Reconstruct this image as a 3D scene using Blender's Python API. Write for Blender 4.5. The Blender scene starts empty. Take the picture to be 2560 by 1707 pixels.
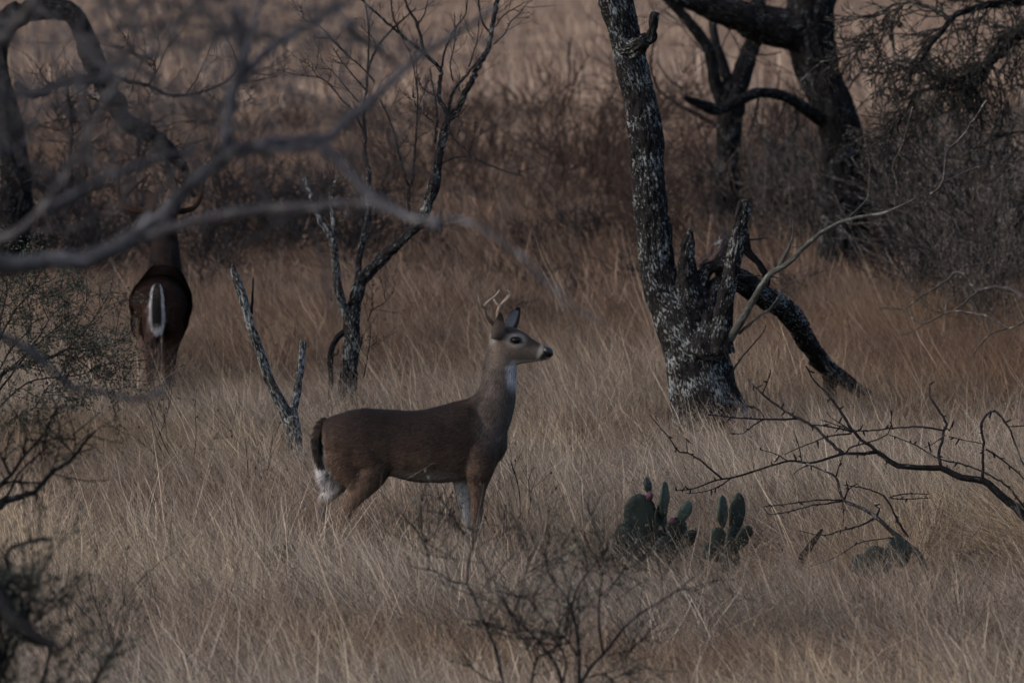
import bpy, math, random
import numpy as np
from mathutils import Vector, noise as mnoise

# ------------------------------------------------------------------ camera, sky, light
FPX = 15600.0; CX, CY = 1280.0, 853.5; H = 2.95; PITCH = math.radians(3.4757)
sc = bpy.context.scene
COL = sc.collection
cam_d = bpy.data.cameras.new('camera'); cam = bpy.data.objects.new('camera', cam_d); COL.objects.link(cam)
cam.location = (0, 0, H); cam.rotation_euler = (math.pi/2 - PITCH, 0, 0)
cam_d.sensor_width = 36; cam_d.lens = 36*FPX/2560; cam_d.clip_start = .5; cam_d.clip_end = 6000
cam_d.dof.use_dof = True; cam_d.dof.focus_distance = 31.0; cam_d.dof.aperture_fstop = 6.6
sc.camera = cam
world = bpy.data.worlds.new('World'); sc.world = world; world.use_nodes = True
wn = world.node_tree; bg = wn.nodes['Background']
sky = wn.nodes.new('ShaderNodeTexSky'); sky.sky_type = 'NISHITA'; sky.sun_disc = False
SUN_EL, SUN_AZ = 34, -112            # degrees; azimuth measured from +Y towards +X
sky.sun_elevation = math.radians(SUN_EL); sky.sun_rotation = math.radians(SUN_AZ)
sky.air_density = 1.0; sky.dust_density = 3.0; sky.ozone_density = 1.0
wn.links.new(sky.outputs[0], bg.inputs[0]); bg.inputs[1].default_value = 0.12
sun_d = bpy.data.lights.new('sun', 'SUN'); sun = bpy.data.objects.new('sun', sun_d); COL.objects.link(sun)
sun_d.energy = 1.0; sun_d.angle = math.radians(40); sun_d.color = (1.0, .94, .92)
sv = Vector((math.sin(math.radians(SUN_AZ))*math.cos(math.radians(SUN_EL)), math.cos(math.radians(SUN_AZ))*math.cos(math.radians(SUN_EL)), math.sin(math.radians(SUN_EL))))
sun.rotation_euler = sv.to_track_quat('Z', 'Y').to_euler(); sun.location = (-30, -12, 22)
sc.view_settings.view_transform = 'Standard'; sc.view_settings.look = 'None'
sc.view_settings.gamma = 1; sc.view_settings.use_curve_mapping = False
sc.view_settings.exposure = 0.63
sc.render.engine = 'CYCLES'
sc.cycles.use_adaptive_sampling = True; sc.cycles.adaptive_threshold = .05; sc.cycles.max_bounces = 4; sc.cycles.diffuse_bounces = 2; sc.cycles.glossy_bounces = 1; sc.cycles.transmission_bounces = 2

rnd = random.Random(7); npr = np.random.default_rng(11)

# ------------------------------------------------------------------ pixel helpers (pixel -> direction; distance from the ground contact)
_st, _ct = math.sin(PITCH), math.cos(PITCH)
def ray(x, y):
    dx = (x-CX)/FPX; dy = (CY-y)/FPX
    return np.array([dx, _ct+dy*_st, -_st+dy*_ct])
def P(x, y, d):
    r = ray(x, y); return np.array([0, 0, H]) + r*(d/r[1])
def gz(x, y):                       # gentle ground undulation
    return .035*np.sin(x*1.3+y*.31)+.03*np.sin(y*.53-x*.7+1.0)
def gy(d): return 46020.0/d-94      # image row of the ground at distance d
def view(x0, y0, s): return lambda p: (x0+p[0]/s, y0+p[1]/s)
V_FULL = view(0, 0, 2352/2560.)
V_C4 = view(1440, 0, 2.8); V_C5 = view(1540, 450, 2.6136); V_C6 = view(540, 0, 2.8); V_C7 = view(0, 0, 2.24)
V_C8 = view(560, 420, 1.913); V_A = view(1960, 0, 2.6133); V_B = view(1600, 0, 2.24); V_L = view(1640, 950, 2.5565)
V_F = view(960, 1200, 2.94); V_S = view(0, 640, 2.375); V_P = view(1480, 1160, 4.9); V_D2 = view(240, 380, 2.45)
for f, s in ((V_FULL, 2352/2560.), (V_C4, 2.8), (V_C5, 2.6136), (V_C6, 2.8), (V_C7, 2.24), (V_C8, 1.913), (V_A, 2.6133), (V_B, 2.24), (V_L, 2.5565), (V_F, 2.94), (V_S, 2.375), (V_P, 4.9), (V_D2, 2.45)):
    f.s = s

# ------------------------------------------------------------------ mesh helpers
class MB:
    def __init__(s): s.v = []; s.q = []; s.t = []; s.b = []; s.c = []; s.n = 0
    def add(s, v, quads=None, tris=None, b=None, c=None):
        v = np.asarray(v, float); k = len(v)
        s.v.append(v)
        if quads is not None and len(quads): s.q.append(np.asarray(quads, int)+s.n)
        if tris is not None and len(tris): s.t.append(np.asarray(tris, int)+s.n)
        s.b.append(np.zeros((k, 3)) if b is None else b)
        s.c.append(np.ones((k, 3)) if c is None else np.broadcast_to(np.asarray(c, float), (k, 3)))
        s.n += k
    def mesh(s, name, offset=(0, 0, 0), smooth=True, mat=None):
        m = bpy.data.meshes.new(name)
        v = np.concatenate(s.v)-np.asarray(offset, float)
        q = np.concatenate(s.q) if s.q else np.zeros((0, 4), int)
        t = np.concatenate(s.t) if s.t else np.zeros((0, 3), int)
        m.vertices.add(len(v)); m.vertices.foreach_set('co', v.astype(np.float32).ravel())
        nl = len(q)*4+len(t)*3
        m.loops.add(nl); m.loops.foreach_set('vertex_index', np.concatenate([q.ravel(), t.ravel()]).astype(np.int32))
        m.polygons.add(len(q)+len(t))
        st = np.concatenate([np.arange(len(q))*4, len(q)*4+np.arange(len(t))*3]).astype(np.int32)
        m.polygons.foreach_set('loop_start', st)
        m.polygons.foreach_set('use_smooth', np.full(len(q)+len(t), smooth))
        m.update(calc_edges=True)
        a = m.attributes.new('bco', 'FLOAT_VECTOR', 'POINT'); a.data.foreach_set('vector', np.concatenate(s.b).astype(np.float32).ravel())
        c = np.concatenate(s.c); c4 = np.ones((len(c), 4), np.float32); c4[:, :3] = c
        a = m.attributes.new('col', 'FLOAT_COLOR', 'POINT'); a.data.foreach_set('color', c4.ravel())
        if mat: m.materials.append(mat)
        m.validate()
        return m

def frames(pts):
    t = np.gradient(pts, axis=0); t /= np.linalg.norm(t, axis=1)[:, None]+1e-12
    a = np.array([1., 0, 0]) if abs(t[0][0]) < .8 else np.array([0, 0, 1.])
    n = np.cross(t[0], a); n /= np.linalg.norm(n); N = [n]
    for i in range(1, len(pts)):
        n = n - t[i]*np.dot(n, t[i]); n /= np.linalg.norm(n)+1e-12; N.append(n)
    N = np.array(N); return t, N, np.cross(t, N)

def tube(mb, pts, rad, sides=6, bark=0.0, seed=0, c=None, cap=True, squash=None):
    pts = np.asarray(pts, float); rad = np.asarray(rad, float)*np.ones(len(pts))
    t, N, B = frames(pts)
    n = len(pts); th = np.arange(sides)*2*math.pi/sides
    L = np.concatenate([[0], np.cumsum(np.linalg.norm(np.diff(pts, axis=0), axis=1))])
    R = np.repeat(rad[:, None], sides, 1)
    ct, sn = np.cos(th), np.sin(th)
    bco = np.stack([R*ct, R*sn, np.repeat(L[:, None], sides, 1)], -1)
    if bark:
        ridx = 2.6/max(rad.max(), .02)
        off = seed*7.3
        for i in range(n):
            for j in range(sides):
                p = bco[i, j]
                big = mnoise.noise(Vector((ct[j]*1.1+off, sn[j]*1.1, L[i]*3.0)))
                rid = abs(mnoise.noise(Vector((p[0]*34+off, p[1]*34, p[2]*7.5))))
                fine = mnoise.noise(Vector((p[0]*80, p[1]*80+off, p[2]*26)))
                R[i, j] *= 1+.13*big
                R[i, j] += bark*(2.6*(1-min(1, rid*3.0))**2*-1+.5+.7*fine)
    v = pts[:, None, :] + R[..., None]*(N[:, None, :]*ct[None, :, None]+B[:, None, :]*sn[None, :, None])
    v = v.reshape(-1, 3)
    i = np.arange(n-1)[:, None]*sides; j = np.arange(sides)[None, :]; j2 = (j+1) % sides
    q = np.stack([i+j, i+j2, i+sides+j2, i+sides+j], -1).reshape(-1, 4)
    tr = []
    bb = bco.reshape(-1, 3)
    if cap:
        v = np.concatenate([v, [pts[0]-t[0]*rad[0]*.3, pts[-1]+t[-1]*rad[-1]*.35]])
        bb = np.concatenate([bb, bb[:1], bb[-1:]])
        k = n*sides; jj = np.arange(sides); e = (n-1)*sides
        tr = np.concatenate([np.stack([np.full(sides, k), (jj+1) % sides, jj], -1), np.stack([np.full(sides, k+1), e+jj, e+(jj+1) % sides], -1)])
    mb.add(v, q, tr, bb, c)

def crom(pts, step):
    """Catmull-Rom resample of an (N,k) array"""
    p = np.asarray(pts, float)
    if len(p) == 2: p = np.array([p[0], (p[0]+p[1])/2, p[1]])
    p = np.concatenate([[2*p[0]-p[1]], p, [2*p[-1]-p[-2]]]); out = []
    for i in range(1, len(p)-2):
        n = max(1, int(np.linalg.norm((p[i+1]-p[i])[:3])/step))
        for k in range(n):
            u = k/n
            out.append(.5*((2*p[i])+(-p[i-1]+p[i+1])*u+(2*p[i-1]-5*p[i]+4*p[i+1]-p[i+2])*u*u+(-p[i-1]+3*p[i]-3*p[i+1]+p[i+2])*u**3))
    out.append(p[-2]); return np.array(out)

# ------------------------------------------------------------------ objects
def empty(name, loc, label, cat, group=None, rotz=0, scale=None):
    o = bpy.data.objects.new(name, None); COL.objects.link(o); o.location = loc; o.rotation_euler = (0, 0, rotz)
    o.empty_display_size = .1
    if scale is not None: o.scale = scale
    o['label'] = label; o['category'] = cat
    if group: o['group'] = group
    return o
def wloc(o):
    l = np.array(o.location)
    while o.parent: o = o.parent; l = l+np.array(o.location)
    return l
def part(name, mb, mat, parent, smooth=True, local=False):
    off = (0, 0, 0) if local else wloc(parent)
    stuff = name in ('twigs', 'fine_twigs', 'spurs', 'leaves', 'lichen_twigs', 'epicormic_twigs', 'seed_heads')
    o = bpy.data.objects.new(name, mb.mesh(name, off, smooth, mat)); COL.objects.link(o); o.parent = parent
    if stuff: o['kind'] = 'stuff'
    return o
def copy_tree(o, parent=None):
    c = o.copy(); COL.objects.link(c); c.parent = parent
    for ch in list(o.children): copy_tree(ch, c)
    return c

# ------------------------------------------------------------------ materials
def mk(name, rough=.8, spec=.25):
    m = bpy.data.materials.new(name); m.use_nodes = True; nt = m.node_tree
    b = nt.nodes['Principled BSDF']; b.inputs['Roughness'].default_value = rough
    b.inputs['Specular IOR Level'].default_value = spec
    return m, nt, b
def ramp(nt, fac, stops):
    r = nt.nodes.new('ShaderNodeValToRGB'); e = r.color_ramp.elements
    while len(e) < len(stops): e.new(.5)
    for i, (p, c) in enumerate(stops): e[i].position = p; e[i].color = (*c, 1)
    nt.links.new(fac, r.inputs[0]); return r
def attr(nt, name, typ='GEOMETRY'):
    a = nt.nodes.new('ShaderNodeAttribute'); a.attribute_name = name; a.attribute_type = typ; return a
def mapping(nt, src, scale):
    m = nt.nodes.new('ShaderNodeMapping'); m.inputs['Scale'].default_value = scale; nt.links.new(src, m.inputs[0]); return m.outputs[0]
def noise(nt, vec, scale, detail=4, rough=.6):
    n = nt.nodes.new('ShaderNodeTexNoise'); n.inputs['Scale'].default_value = scale; n.inputs['Detail'].default_value = detail
    n.inputs['Roughness'].default_value = rough; nt.links.new(vec, n.inputs['Vector']); return n.outputs[0]
def mix(nt, fac, a, b, mode='MIX'):
    m = nt.nodes.new('ShaderNodeMix'); m.data_type = 'RGBA'; m.blend_type = mode
    for s, x in ((m.inputs[0], fac), (m.inputs[6], a), (m.inputs[7], b)):
        if isinstance(x, bpy.types.NodeSocket): nt.links.new(x, s)
        elif isinstance(x, (int, float)): s.default_value = x
        else: s.default_value = (*x, 1)
    return m.outputs[2]
def bark_mat(name, dark, mid, lichen, amount, zs=.42, scale=1.0):
    m, nt, b = mk(name, .95, .05)
    a = attr(nt, 'bco').outputs['Vector']
    v = mapping(nt, a, (scale, scale, scale*zs))
    n1 = noise(nt, v, 55, 5, .65); n2 = noise(nt, v, 90, 4, .7); n3 = noise(nt, mapping(nt, a, (1, 1, 1)), 5.5, 3, .55)
    base = ramp(nt, n1, [(.36, dark), (.62, mid)]).outputs[0]
    mm = nt.nodes.new('ShaderNodeMath'); mm.operation = 'MULTIPLY_ADD'; nt.links.new(n3, mm.inputs[0]); mm.inputs[1].default_value = .6; 
    nt.links.new(n2, mm.inputs[2])
    lo = .955-amount*.13
    f = ramp(nt, mm.outputs[0], [(lo-.03, (0, 0, 0)), (lo+.05, (1, 1, 1))]).outputs[0]
    nt.links.new(mix(nt, f, base, lichen), b.inputs['Base Color'])
    bp = nt.nodes.new('ShaderNodeBump'); bp.inputs['Strength'].default_value = .8; bp.inputs['Distance'].default_value = .008
    nt.links.new(n1, bp.inputs['Height']); nt.links.new(bp.outputs[0], b.inputs['Normal'])
    return m
M = {}
M['bark'] = bark_mat('mesquite_bark', (.004, .004, .004), (.022, .0205, .0215), (.20, .22, .23), .55, .33, 1.2)
M['bark_far'] = bark_mat('distant_mesquite_bark', (.003, .003, .003), (.015, .014, .0145), (.07, .075, .08), .35, .4, .8)
M['bark_black'] = bark_mat('black_bark', (.003, .003, .0035), (.013, .012, .013), (.06, .065, .068), .30)  # near-black bark with faint lichen flecks
M['bark_lichen'] = bark_mat('lichen_covered_bark', (.006, .006, .006), (.05, .05, .051), (.22, .235, .24), 1.0, .36, 1.1)
M['bark_pale'] = bark_mat('pale_smooth_bark', (.03, .031, .029), (.072, .075, .070), (.15, .16, .152), .6, .3)
M['bark_fore'] = bark_mat('grey_branch_bark', (.035, .034, .038), (.085, .083, .092), (.19, .19, .205), .6, .3)
M['bark_rot'] = bark_mat('weathered_heartwood', (.025, .018, .016), (.11, .08, .07), (.24, .24, .24), .45, .2)
M['twig'] = bark_mat('dark_twig_bark', (.009, .008, .009), (.03, .027, .029), (.14, .14, .15), .4)
M['twig_red'] = bark_mat('russet_twig_bark', (.02, .014, .012), (.065, .045, .038), (.13, .10, .09), .4)
M['twig_grey'] = bark_mat('grey_twig_bark', (.025, .021, .019), (.082, .069, .062), (.25, .24, .23), .6)
M['twig_lichen'] = bark_mat('lichen_twig_bark', (.010, .009, .009), (.045, .042, .04), (.17, .17, .14), .8)

def col_mat(name, rough, spec, bump=0, var=.3, nscale=60):
    m, nt, b = mk(name, rough, spec)
    a = attr(nt, 'col').outputs['Color']
    tc = nt.nodes.new('ShaderNodeTexCoord')
    n = noise(nt, tc.outputs['Object'], nscale, 4, .7)
    r = ramp(nt, n, [(.3, (1-var,)*3), (.7, (1+var*.6,)*3)]).outputs[0]
    nt.links.new(mix(nt, 1.0, a, r, 'MULTIPLY'), b.inputs['Base Color'])
    if bump:
        bp = nt.nodes.new('ShaderNodeBump'); bp.inputs['Strength'].default_value = .5; bp.inputs['Distance'].default_value = bump
        nt.links.new(n, bp.inputs['Height']); nt.links.new(bp.outputs[0], b.inputs['Normal'])
    return m
M['fur'] = col_mat('deer_fur', .85, .12, .004, .3, 130)
M['hair'] = col_mat('deer_guard_hair', .7, .2, 0, .35, 300)
M['antler'] = col_mat('antler_bone', .8, .1, .002, .35, 40)
M['cactus'] = col_mat('cactus_skin', .55, .35, .003, .35, 35)
M['leaf'] = col_mat('small_leaf', .6, .3, 0, .3, 30)
m, nt, b = mk('wet_eye', .12, .22); b.inputs['Base Color'].default_value = (.006, .005, .005, 1); M['eye'] = m
m, nt, b = mk('nose_leather', .38, .5); b.inputs['Base Color'].default_value = (.010, .010, .011, 1); M['nose'] = m
m, nt, b = mk('hoof_horn', .5, .4); b.inputs['Base Color'].default_value = (.02, .018, .016, 1); M['hoof'] = m

def grass_mat(name):
    m = bpy.data.materials.new(name); m.use_nodes = True; nt = m.node_tree
    out = nt.nodes['Material Output']; nt.nodes.remove(nt.nodes['Principled BSDF'])
    c = mix(nt, 1.0, attr(nt, 'col').outputs['Color'], attr(nt, 'tint', 'INSTANCER').outputs['Color'], 'MULTIPLY')
    d = nt.nodes.new('ShaderNodeBsdfDiffuse'); t = nt.nodes.new('ShaderNodeBsdfTranslucent'); ms = nt.nodes.new('ShaderNodeMixShader')
    ms.inputs[0].default_value = .28
    nt.links.new(c, d.inputs[0]); nt.links.new(c, t.inputs[0]); nt.links.new(d.outputs[0], ms.inputs[1]); nt.links.new(t.outputs[0], ms.inputs[2])
    nt.links.new(ms.outputs[0], out.inputs[0]); return m
M['grass'] = grass_mat('dry_grass_blade')

# ------------------------------------------------------------------ ground
def make_ground():
    ys = np.concatenate([np.linspace(-12, 20, 17), np.linspace(21, 70, 120), np.linspace(72, 200, 60), np.geomspace(206, 5000, 40)])
    us = np.linspace(-1, 1, 81)
    v = []
    for y in ys:
        w = 14+abs(y)*.55
        x = us*w
        z = gz(x, y)*(1 if y < 120 else 120/y) if True else 0
        v.append(np.stack([x, np.full_like(x, y), z], -1))
    v = np.concatenate(v); nx = len(us); ny = len(ys)
    i = np.arange(ny-1)[:, None]*nx; j = np.arange(nx-1)[None, :]
    q = np.stack([i+j, i+j+1, i+nx+j+1, i+nx+j], -1).reshape(-1, 4)
    mb = MB(); mb.add(v, q)
    m, nt, b = mk('straw_litter_soil', .95, .1)
    geo = nt.nodes.new('ShaderNodeNewGeometry'); p = geo.outputs['Position']
    n1 = noise(nt, p, .35, 5, .6); n2 = noise(nt, mapping(nt, p, (1, .35, 1)), 22, 5, .75)
    far = noise(nt, mapping(nt, p, (1, .12, 1)), .09, 5, .65)
    near = ramp(nt, n2, [(.3, (.018, .013, .010)), (.7, (.08, .058, .044))]).outputs[0]  # litter colour darkened to deepen the shadows between grass blades
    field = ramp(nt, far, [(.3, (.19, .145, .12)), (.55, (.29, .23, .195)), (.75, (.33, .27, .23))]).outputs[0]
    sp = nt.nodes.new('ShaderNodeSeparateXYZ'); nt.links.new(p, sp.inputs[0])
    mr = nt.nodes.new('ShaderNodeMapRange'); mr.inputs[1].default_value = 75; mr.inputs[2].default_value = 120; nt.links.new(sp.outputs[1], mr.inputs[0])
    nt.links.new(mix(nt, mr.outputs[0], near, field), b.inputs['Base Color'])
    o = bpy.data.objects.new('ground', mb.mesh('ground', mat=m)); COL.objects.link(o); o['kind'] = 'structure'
    o['label'] = 'straw littered ground of the dry brush pasture'
make_ground()

# ------------------------------------------------------------------ dry grass: tufts instanced on scattered points
def make_tufts(nvar, blades, hgt, width, spread, lean, curve, seed, seedheads=.12, wide=.5, clumps=1):
    r = np.random.default_rng(seed); mb = MB(); ids = []
    for k in range(nvar):
        ncl = max(1, int(clumps)); cl = []
        for q in range(ncl):
            a = r.random()*2*math.pi; rr = spread*math.sqrt(r.random())
            cl.append((rr*math.cos(a), rr*math.sin(a), .7+.6*r.random(), .8+.4*r.random(), r.normal()*.5, .7+.6*r.random()))
        for bidx in range(blades):
            c_ = cl[r.integers(ncl)]
            h = hgt*(.45+.65*r.random())*c_[3]; cr = spread*.26
            base = np.array([c_[0]+r.normal()*cr, c_[1]+r.normal()*cr, -.02])
            ln = lean*(.2+1.5*r.random())*c_[5]; az = math.pi+c_[4]+r.normal()*wide          # wind lean towards -X
            if r.random() < .28: az = r.random()*2*math.pi; ln *= .9
            d = np.array([math.cos(az), math.sin(az), 0])
            s = np.linspace(0, 1, 5)
            bend = ln*(s*.55+curve*s*s)
            pts = base+np.outer(bend*h, d)+np.outer(s*h*np.sqrt(np.maximum(.25, 1-(ln*.55)**2)), [0, 0, 1])
            pts[:, 2] -= (np.maximum(0, ln-.5)*h*.35)*s**3
            pts += r.normal(size=(5, 3))*np.array([.012, .012, .003])*s[:, None]*h/.4
            fa = r.random()*math.pi; wv = np.array([math.cos(fa), math.sin(fa), 0])
            wv = wv*.5+np.array([1, 0, 0])*.5*np.sign(wv[0]+1e-6); 
            w = width*(.6+.8*r.random())*np.array([1, .95, .8, .5, .12])
            L = pts-np.outer(w, wv); Rr = pts+np.outer(w, wv)
            v = np.concatenate([L, Rr]); i = np.arange(4)
            tone = (.42+.80*r.random())*(.35+.65*c_[2])
            hue = r.random()
            c = np.array([.385, .312, .238])*tone if hue < .5 else (np.array([.30, .248, .212])*tone if hue < .76 else np.array([.14, .095, .074])*tone)
            if r.random() < .13: c = np.array([.60, .515, .41])
            shade = np.ones(10)[:, None]
            mb.add(v, np.stack([i, i+5, i+6, i+1], -1), None, None, c*shade)
            nf = 4
            if r.random() < seedheads:                 # narrow seed head
                c = c*.7; e = pts[-1]; u = (pts[-1]-pts[-2]); u /= np.linalg.norm(u)
                for q in range(4):
                    o = e-u*q*.02*hgt/.4; sd = np.array([r.normal(), r.normal(), .6])*.0028
                    mb.add([o, o+sd+u*.010, o+u*.018], None, [[0, 1, 2]], None, c*.9); nf += 1
            ids.append((k, nf))
    # face ids have to follow mesh order: quads first, then tris
    return mb, ids
def grass_object(name, label, tufts, pos, rot, scl, tint, vid, nvar):
    mb, ids = tufts
    npos = len(pos)
    qid = []; tid = []
    for k, nf in ids: qid += [k]*4; tid += [k]*(nf-4)
    fid = np.array(qid+tid, np.int32)
    nv0 = mb.n
    mb2 = MB(); mb2.v = list(mb.v); mb2.q = list(mb.q); mb2.t = list(mb.t); mb2.b = list(mb.b); mb2.c = list(mb.c); mb2.n = mb.n
    mb2.add(pos)
    me = bpy.data.meshes.new(name)
    me = mb2.mesh(name, smooth=False, mat=M['grass'])
    nv = len(me.vertices); assert nv == nv0+npos
    def pa(n, typ, key, arr, w):
        full = np.zeros((nv, w), np.float32 if typ != 'INT' else np.int32); full[nv0:] = np.asarray(arr).reshape(npos, w)
        a = me.attributes.new(n, typ, 'POINT'); a.data.foreach_set(key, full.ravel())
    pa('rot', 'FLOAT_VECTOR', 'vector', rot, 3); pa('scl', 'FLOAT_VECTOR', 'vector', scl, 3)
    t4 = np.ones((npos, 4)); t4[:, :3] = tint; pa('tint', 'FLOAT_COLOR', 'color', t4, 4); pa('vid', 'INT', 'value', vid, 1)
    ip = np.zeros(nv, bool); ip[nv0:] = True
    a = me.attributes.new('is_pt', 'BOOLEAN', 'POINT'); a.data.foreach_set('value', ip)
    a = me.attributes.new('tuft_id', 'INT', 'FACE'); a.data.foreach_set('value', fid)
    o = bpy.data.objects.new(name, me); COL.objects.link(o); o['kind'] = 'stuff'; o['label'] = label; o['category'] = 'grass'
    ng = bpy.data.node_groups.get('scatter_tufts')
    if ng is None:
        ng = bpy.data.node_groups.new('scatter_tufts', 'GeometryNodeTree')
        ng.interface.new_socket('Geometry', in_out='INPUT', socket_type='NodeSocketGeometry')
        ng.interface.new_socket('Geometry', in_out='OUTPUT', socket_type='NodeSocketGeometry')
        N = ng.nodes; gi = N.new('NodeGroupInput'); go = N.new('NodeGroupOutput')
        def na(n, t):
            x = N.new('GeometryNodeInputNamedAttribute'); x.data_type = t; x.inputs[0].default_value = n; return x.outputs[0]
        sp = N.new('GeometryNodeSeparateGeometry'); sp.domain = 'POINT'
        ng.links.new(gi.outputs[0], sp.inputs[0]); ng.links.new(na('is_pt', 'BOOLEAN'), sp.inputs[1])
        si = N.new('GeometryNodeSplitToInstances'); si.domain = 'FACE'
        ng.links.new(sp.outputs[1], si.inputs[0]); ng.links.new(na('tuft_id', 'INT'), si.inputs['Group ID'])
        iop = N.new('GeometryNodeInstanceOnPoints')
        ng.links.new(sp.outputs[0], iop.inputs['Points']); ng.links.new(si.outputs[0], iop.inputs['Instance'])
        iop.inputs['Pick Instance'].default_value = True
        ng.links.new(na('vid', 'INT'), iop.inputs['Instance Index']); ng.links.new(na('rot', 'FLOAT_VECTOR'), iop.inputs['Rotation'])
        ng.links.new(na('scl', 'FLOAT_VECTOR'), iop.inputs['Scale'])
        ng.links.new(iop.outputs[0], go.inputs[0])
    md = o.modifiers.new('scatter', 'NODES'); md.node_group = ng
    return o
def fbm(x, y, s, seed):
    out = np.zeros_like(x); r = np.random.default_rng(seed)
    for o in range(4):
        for k in range(3):
            a = r.random()*6.28; ph = r.random()*6.28; f = s*(1.9**o)*(.7+.6*r.random())
            out += np.sin((x*math.cos(a)+y*math.sin(a))*f+ph)/(1.7**o)
    return out/3.2
def scatter(d0, d1, per_m2, margin=.118, power=1.0):
    n = int((d1*d1-d0*d0)*margin*per_m2)
    d = np.sqrt(d0*d0+npr.random(n)*(d1*d1-d0*d0)); x = (npr.random(n)*2-1)*margin*d
    return x, d
def img_xy(x, y):                    # ground position -> image coordinates
    return CX+FPX*x/y, gy(y)

SPARSE = [  # (image x, distance, radius m, height factor): places where the grass is short or trodden
    (1060, 30.0, .36, .55), (1190, 29.2, .45, .5), (1620, 29.7, .75, .02), (1810, 29.6, .6, .05), (1600, 29.0, .5, .4), (2230, 28.4, .5, .5), (700, 27.8, .4, .6), (800, 29.5, .3, 1.3), (890, 29.4, .32, 1.35), (960, 29.2, .3, 1.15), (395, 40.0, .55, .25), (1760, 36.7, .3, .8)]
CLEAR = [  # (image x, distance, rx, ry, share removed): bare, shaded hollows
    (1625, 28.9, .42, 1.5, .97), (1810, 28.8, .36, 1.5, .93), (1960, 28.9, .35, 1.0, .6), (2180, 28.6, .45, 1.0, .7), (2460, 29.1, .42, 1.7, .88), (395, 39.6, .34, 2.3, .97), (1100, 30.6, .35, .5, .7), (1190, 29.2, .28, .9, .6)]
def cleared(x, d):
    keep = np.ones(len(x), bool)
    for sx, sd, rx, ry, sh in CLEAR:
        q = ((x-(sx-CX)/FPX*sd)/rx)**2+((d-sd)/ry)**2
        keep &= ~((q < 1) & (npr.random(len(x)) < sh))
    return keep
def grass():
    tufts = make_tufts(12, 130, .58, .00165, .20, .92, .58, 3, .10, .85, 5)
    x, d = scatter(21.0, 50, 25); kp = cleared(x, d); x, d = x[kp], d[kp]
    ix, iy = img_xy(x, d)
    f1 = fbm(x, d*.8, .9, 1); f2 = fbm(x, d, 2.6, 2); f3 = fbm(x, d*.6, .35, 3)
    hs = .80+.22*f1+.12*f2+.10*npr.normal(size=len(x))
    for sx, sd, sr, hf in SPARSE:
        dx = (sx-CX)/FPX*sd; q = ((x-dx)**2+(d-sd)**2)/sr**2
        hs *= 1-(1-hf)*np.exp(-q)
    hs = np.clip(hs, .12, 1.5)
    # colour: straw with greyer foreground and redder, browner swards further back (different grass species)
    red = np.clip((d-36.5)/10+.4*f3, 0, 1)[:, None]
    grey = np.clip((30.0-d)/5+.3*f3, 0, 1)[:, None]
    tint = np.array([1.0, 1.0, 1.0])*(1-red)+np.array([.64, .56, .535])*red
    tint = tint*(1-grey)+tint*np.array([1.04, 1.05, 1.07])*grey
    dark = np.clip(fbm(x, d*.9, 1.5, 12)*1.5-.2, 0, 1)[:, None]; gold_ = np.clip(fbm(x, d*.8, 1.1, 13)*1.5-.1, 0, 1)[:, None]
    tint = tint*(1-gold_)+tint*np.array([1.22, 1.16, 1.02])*gold_             # random clumps of golden and of browner, older grass
    for bx, bd, rx, ry, st_ in ((1900, 28.8, .8, 1.4, 1.0), (2250, 28.3, .8, 1.5, 1.0), (1040, 30.7, .55, .7, .8), (420, 31.5, .9, 1.2, .6), (620, 31.0, .5, .7, .6), (2400, 42, 1.4, 4, .9), (160, 33.5, .5, 2.5, .7), (2300, 25.5, .8, .9, .5), (500, 24.6, 1.0, .7, .5)):  # brown grass patches, plus painted shade in hollows under deer and thorn branches
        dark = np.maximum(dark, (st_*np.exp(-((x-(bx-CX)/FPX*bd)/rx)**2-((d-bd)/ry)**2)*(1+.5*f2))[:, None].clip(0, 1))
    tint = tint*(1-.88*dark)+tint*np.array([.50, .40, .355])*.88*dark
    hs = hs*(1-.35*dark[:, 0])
    tint *= (1+.16*f1+.20*f2+.10*npr.normal(size=len(x)))[:, None]
    pos = np.stack([x, d, gz(x, d)], -1)
    rot = np.stack([npr.normal(size=len(x))*.05, npr.normal(size=len(x))*.06, npr.normal(size=len(x))*.4], -1)
    w = .9+.3*npr.random(len(x)); scl = np.stack([w, w, hs], -1)
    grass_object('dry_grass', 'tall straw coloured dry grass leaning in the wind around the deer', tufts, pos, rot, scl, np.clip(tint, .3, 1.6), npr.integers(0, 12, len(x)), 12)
    # tall single stalks
    st = make_tufts(6, 4, .80, .0013, .10, .42, .25, 5, .25, .7)
    x, d = scatter(23.5, 50, 3)
    keep = (np.abs(x-(1100-CX)/FPX*30) > .75) | (np.abs(d-29.5) > .8)
    keep &= cleared(x, d); x, d = x[keep], d[keep]
    n = len(x); w = .8+.4*npr.random(n)
    grass_object('grass_stalks', 'thin pale seed stalks standing above the dry grass', st, np.stack([x, d, gz(x, d)], -1),
                 np.stack([np.zeros(n), np.zeros(n), npr.normal(size=n)*.5], -1), np.stack([w, w, .7+.4*npr.random(n)], -1),
                 np.array([1.1, 1.06, 1.0])*(.8+.4*npr.random(n))[:, None], npr.integers(0, 6, n), 6)
    # russet sward behind the trees
    t2 = make_tufts(6, 110, .55, .0042, .55, .5, .3, 8, .1, .5, 6)
    x, d = scatter(48, 112, 5.5)
    f1 = fbm(x, d*.5, .35, 4); f2 = fbm(x, d*.5, 1.1, 5)
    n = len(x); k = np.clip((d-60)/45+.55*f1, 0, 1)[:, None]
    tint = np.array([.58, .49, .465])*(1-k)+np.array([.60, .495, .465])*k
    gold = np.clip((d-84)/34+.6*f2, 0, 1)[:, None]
    tint = tint*(1-gold)+np.array([.82, .74, .725])*gold
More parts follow.
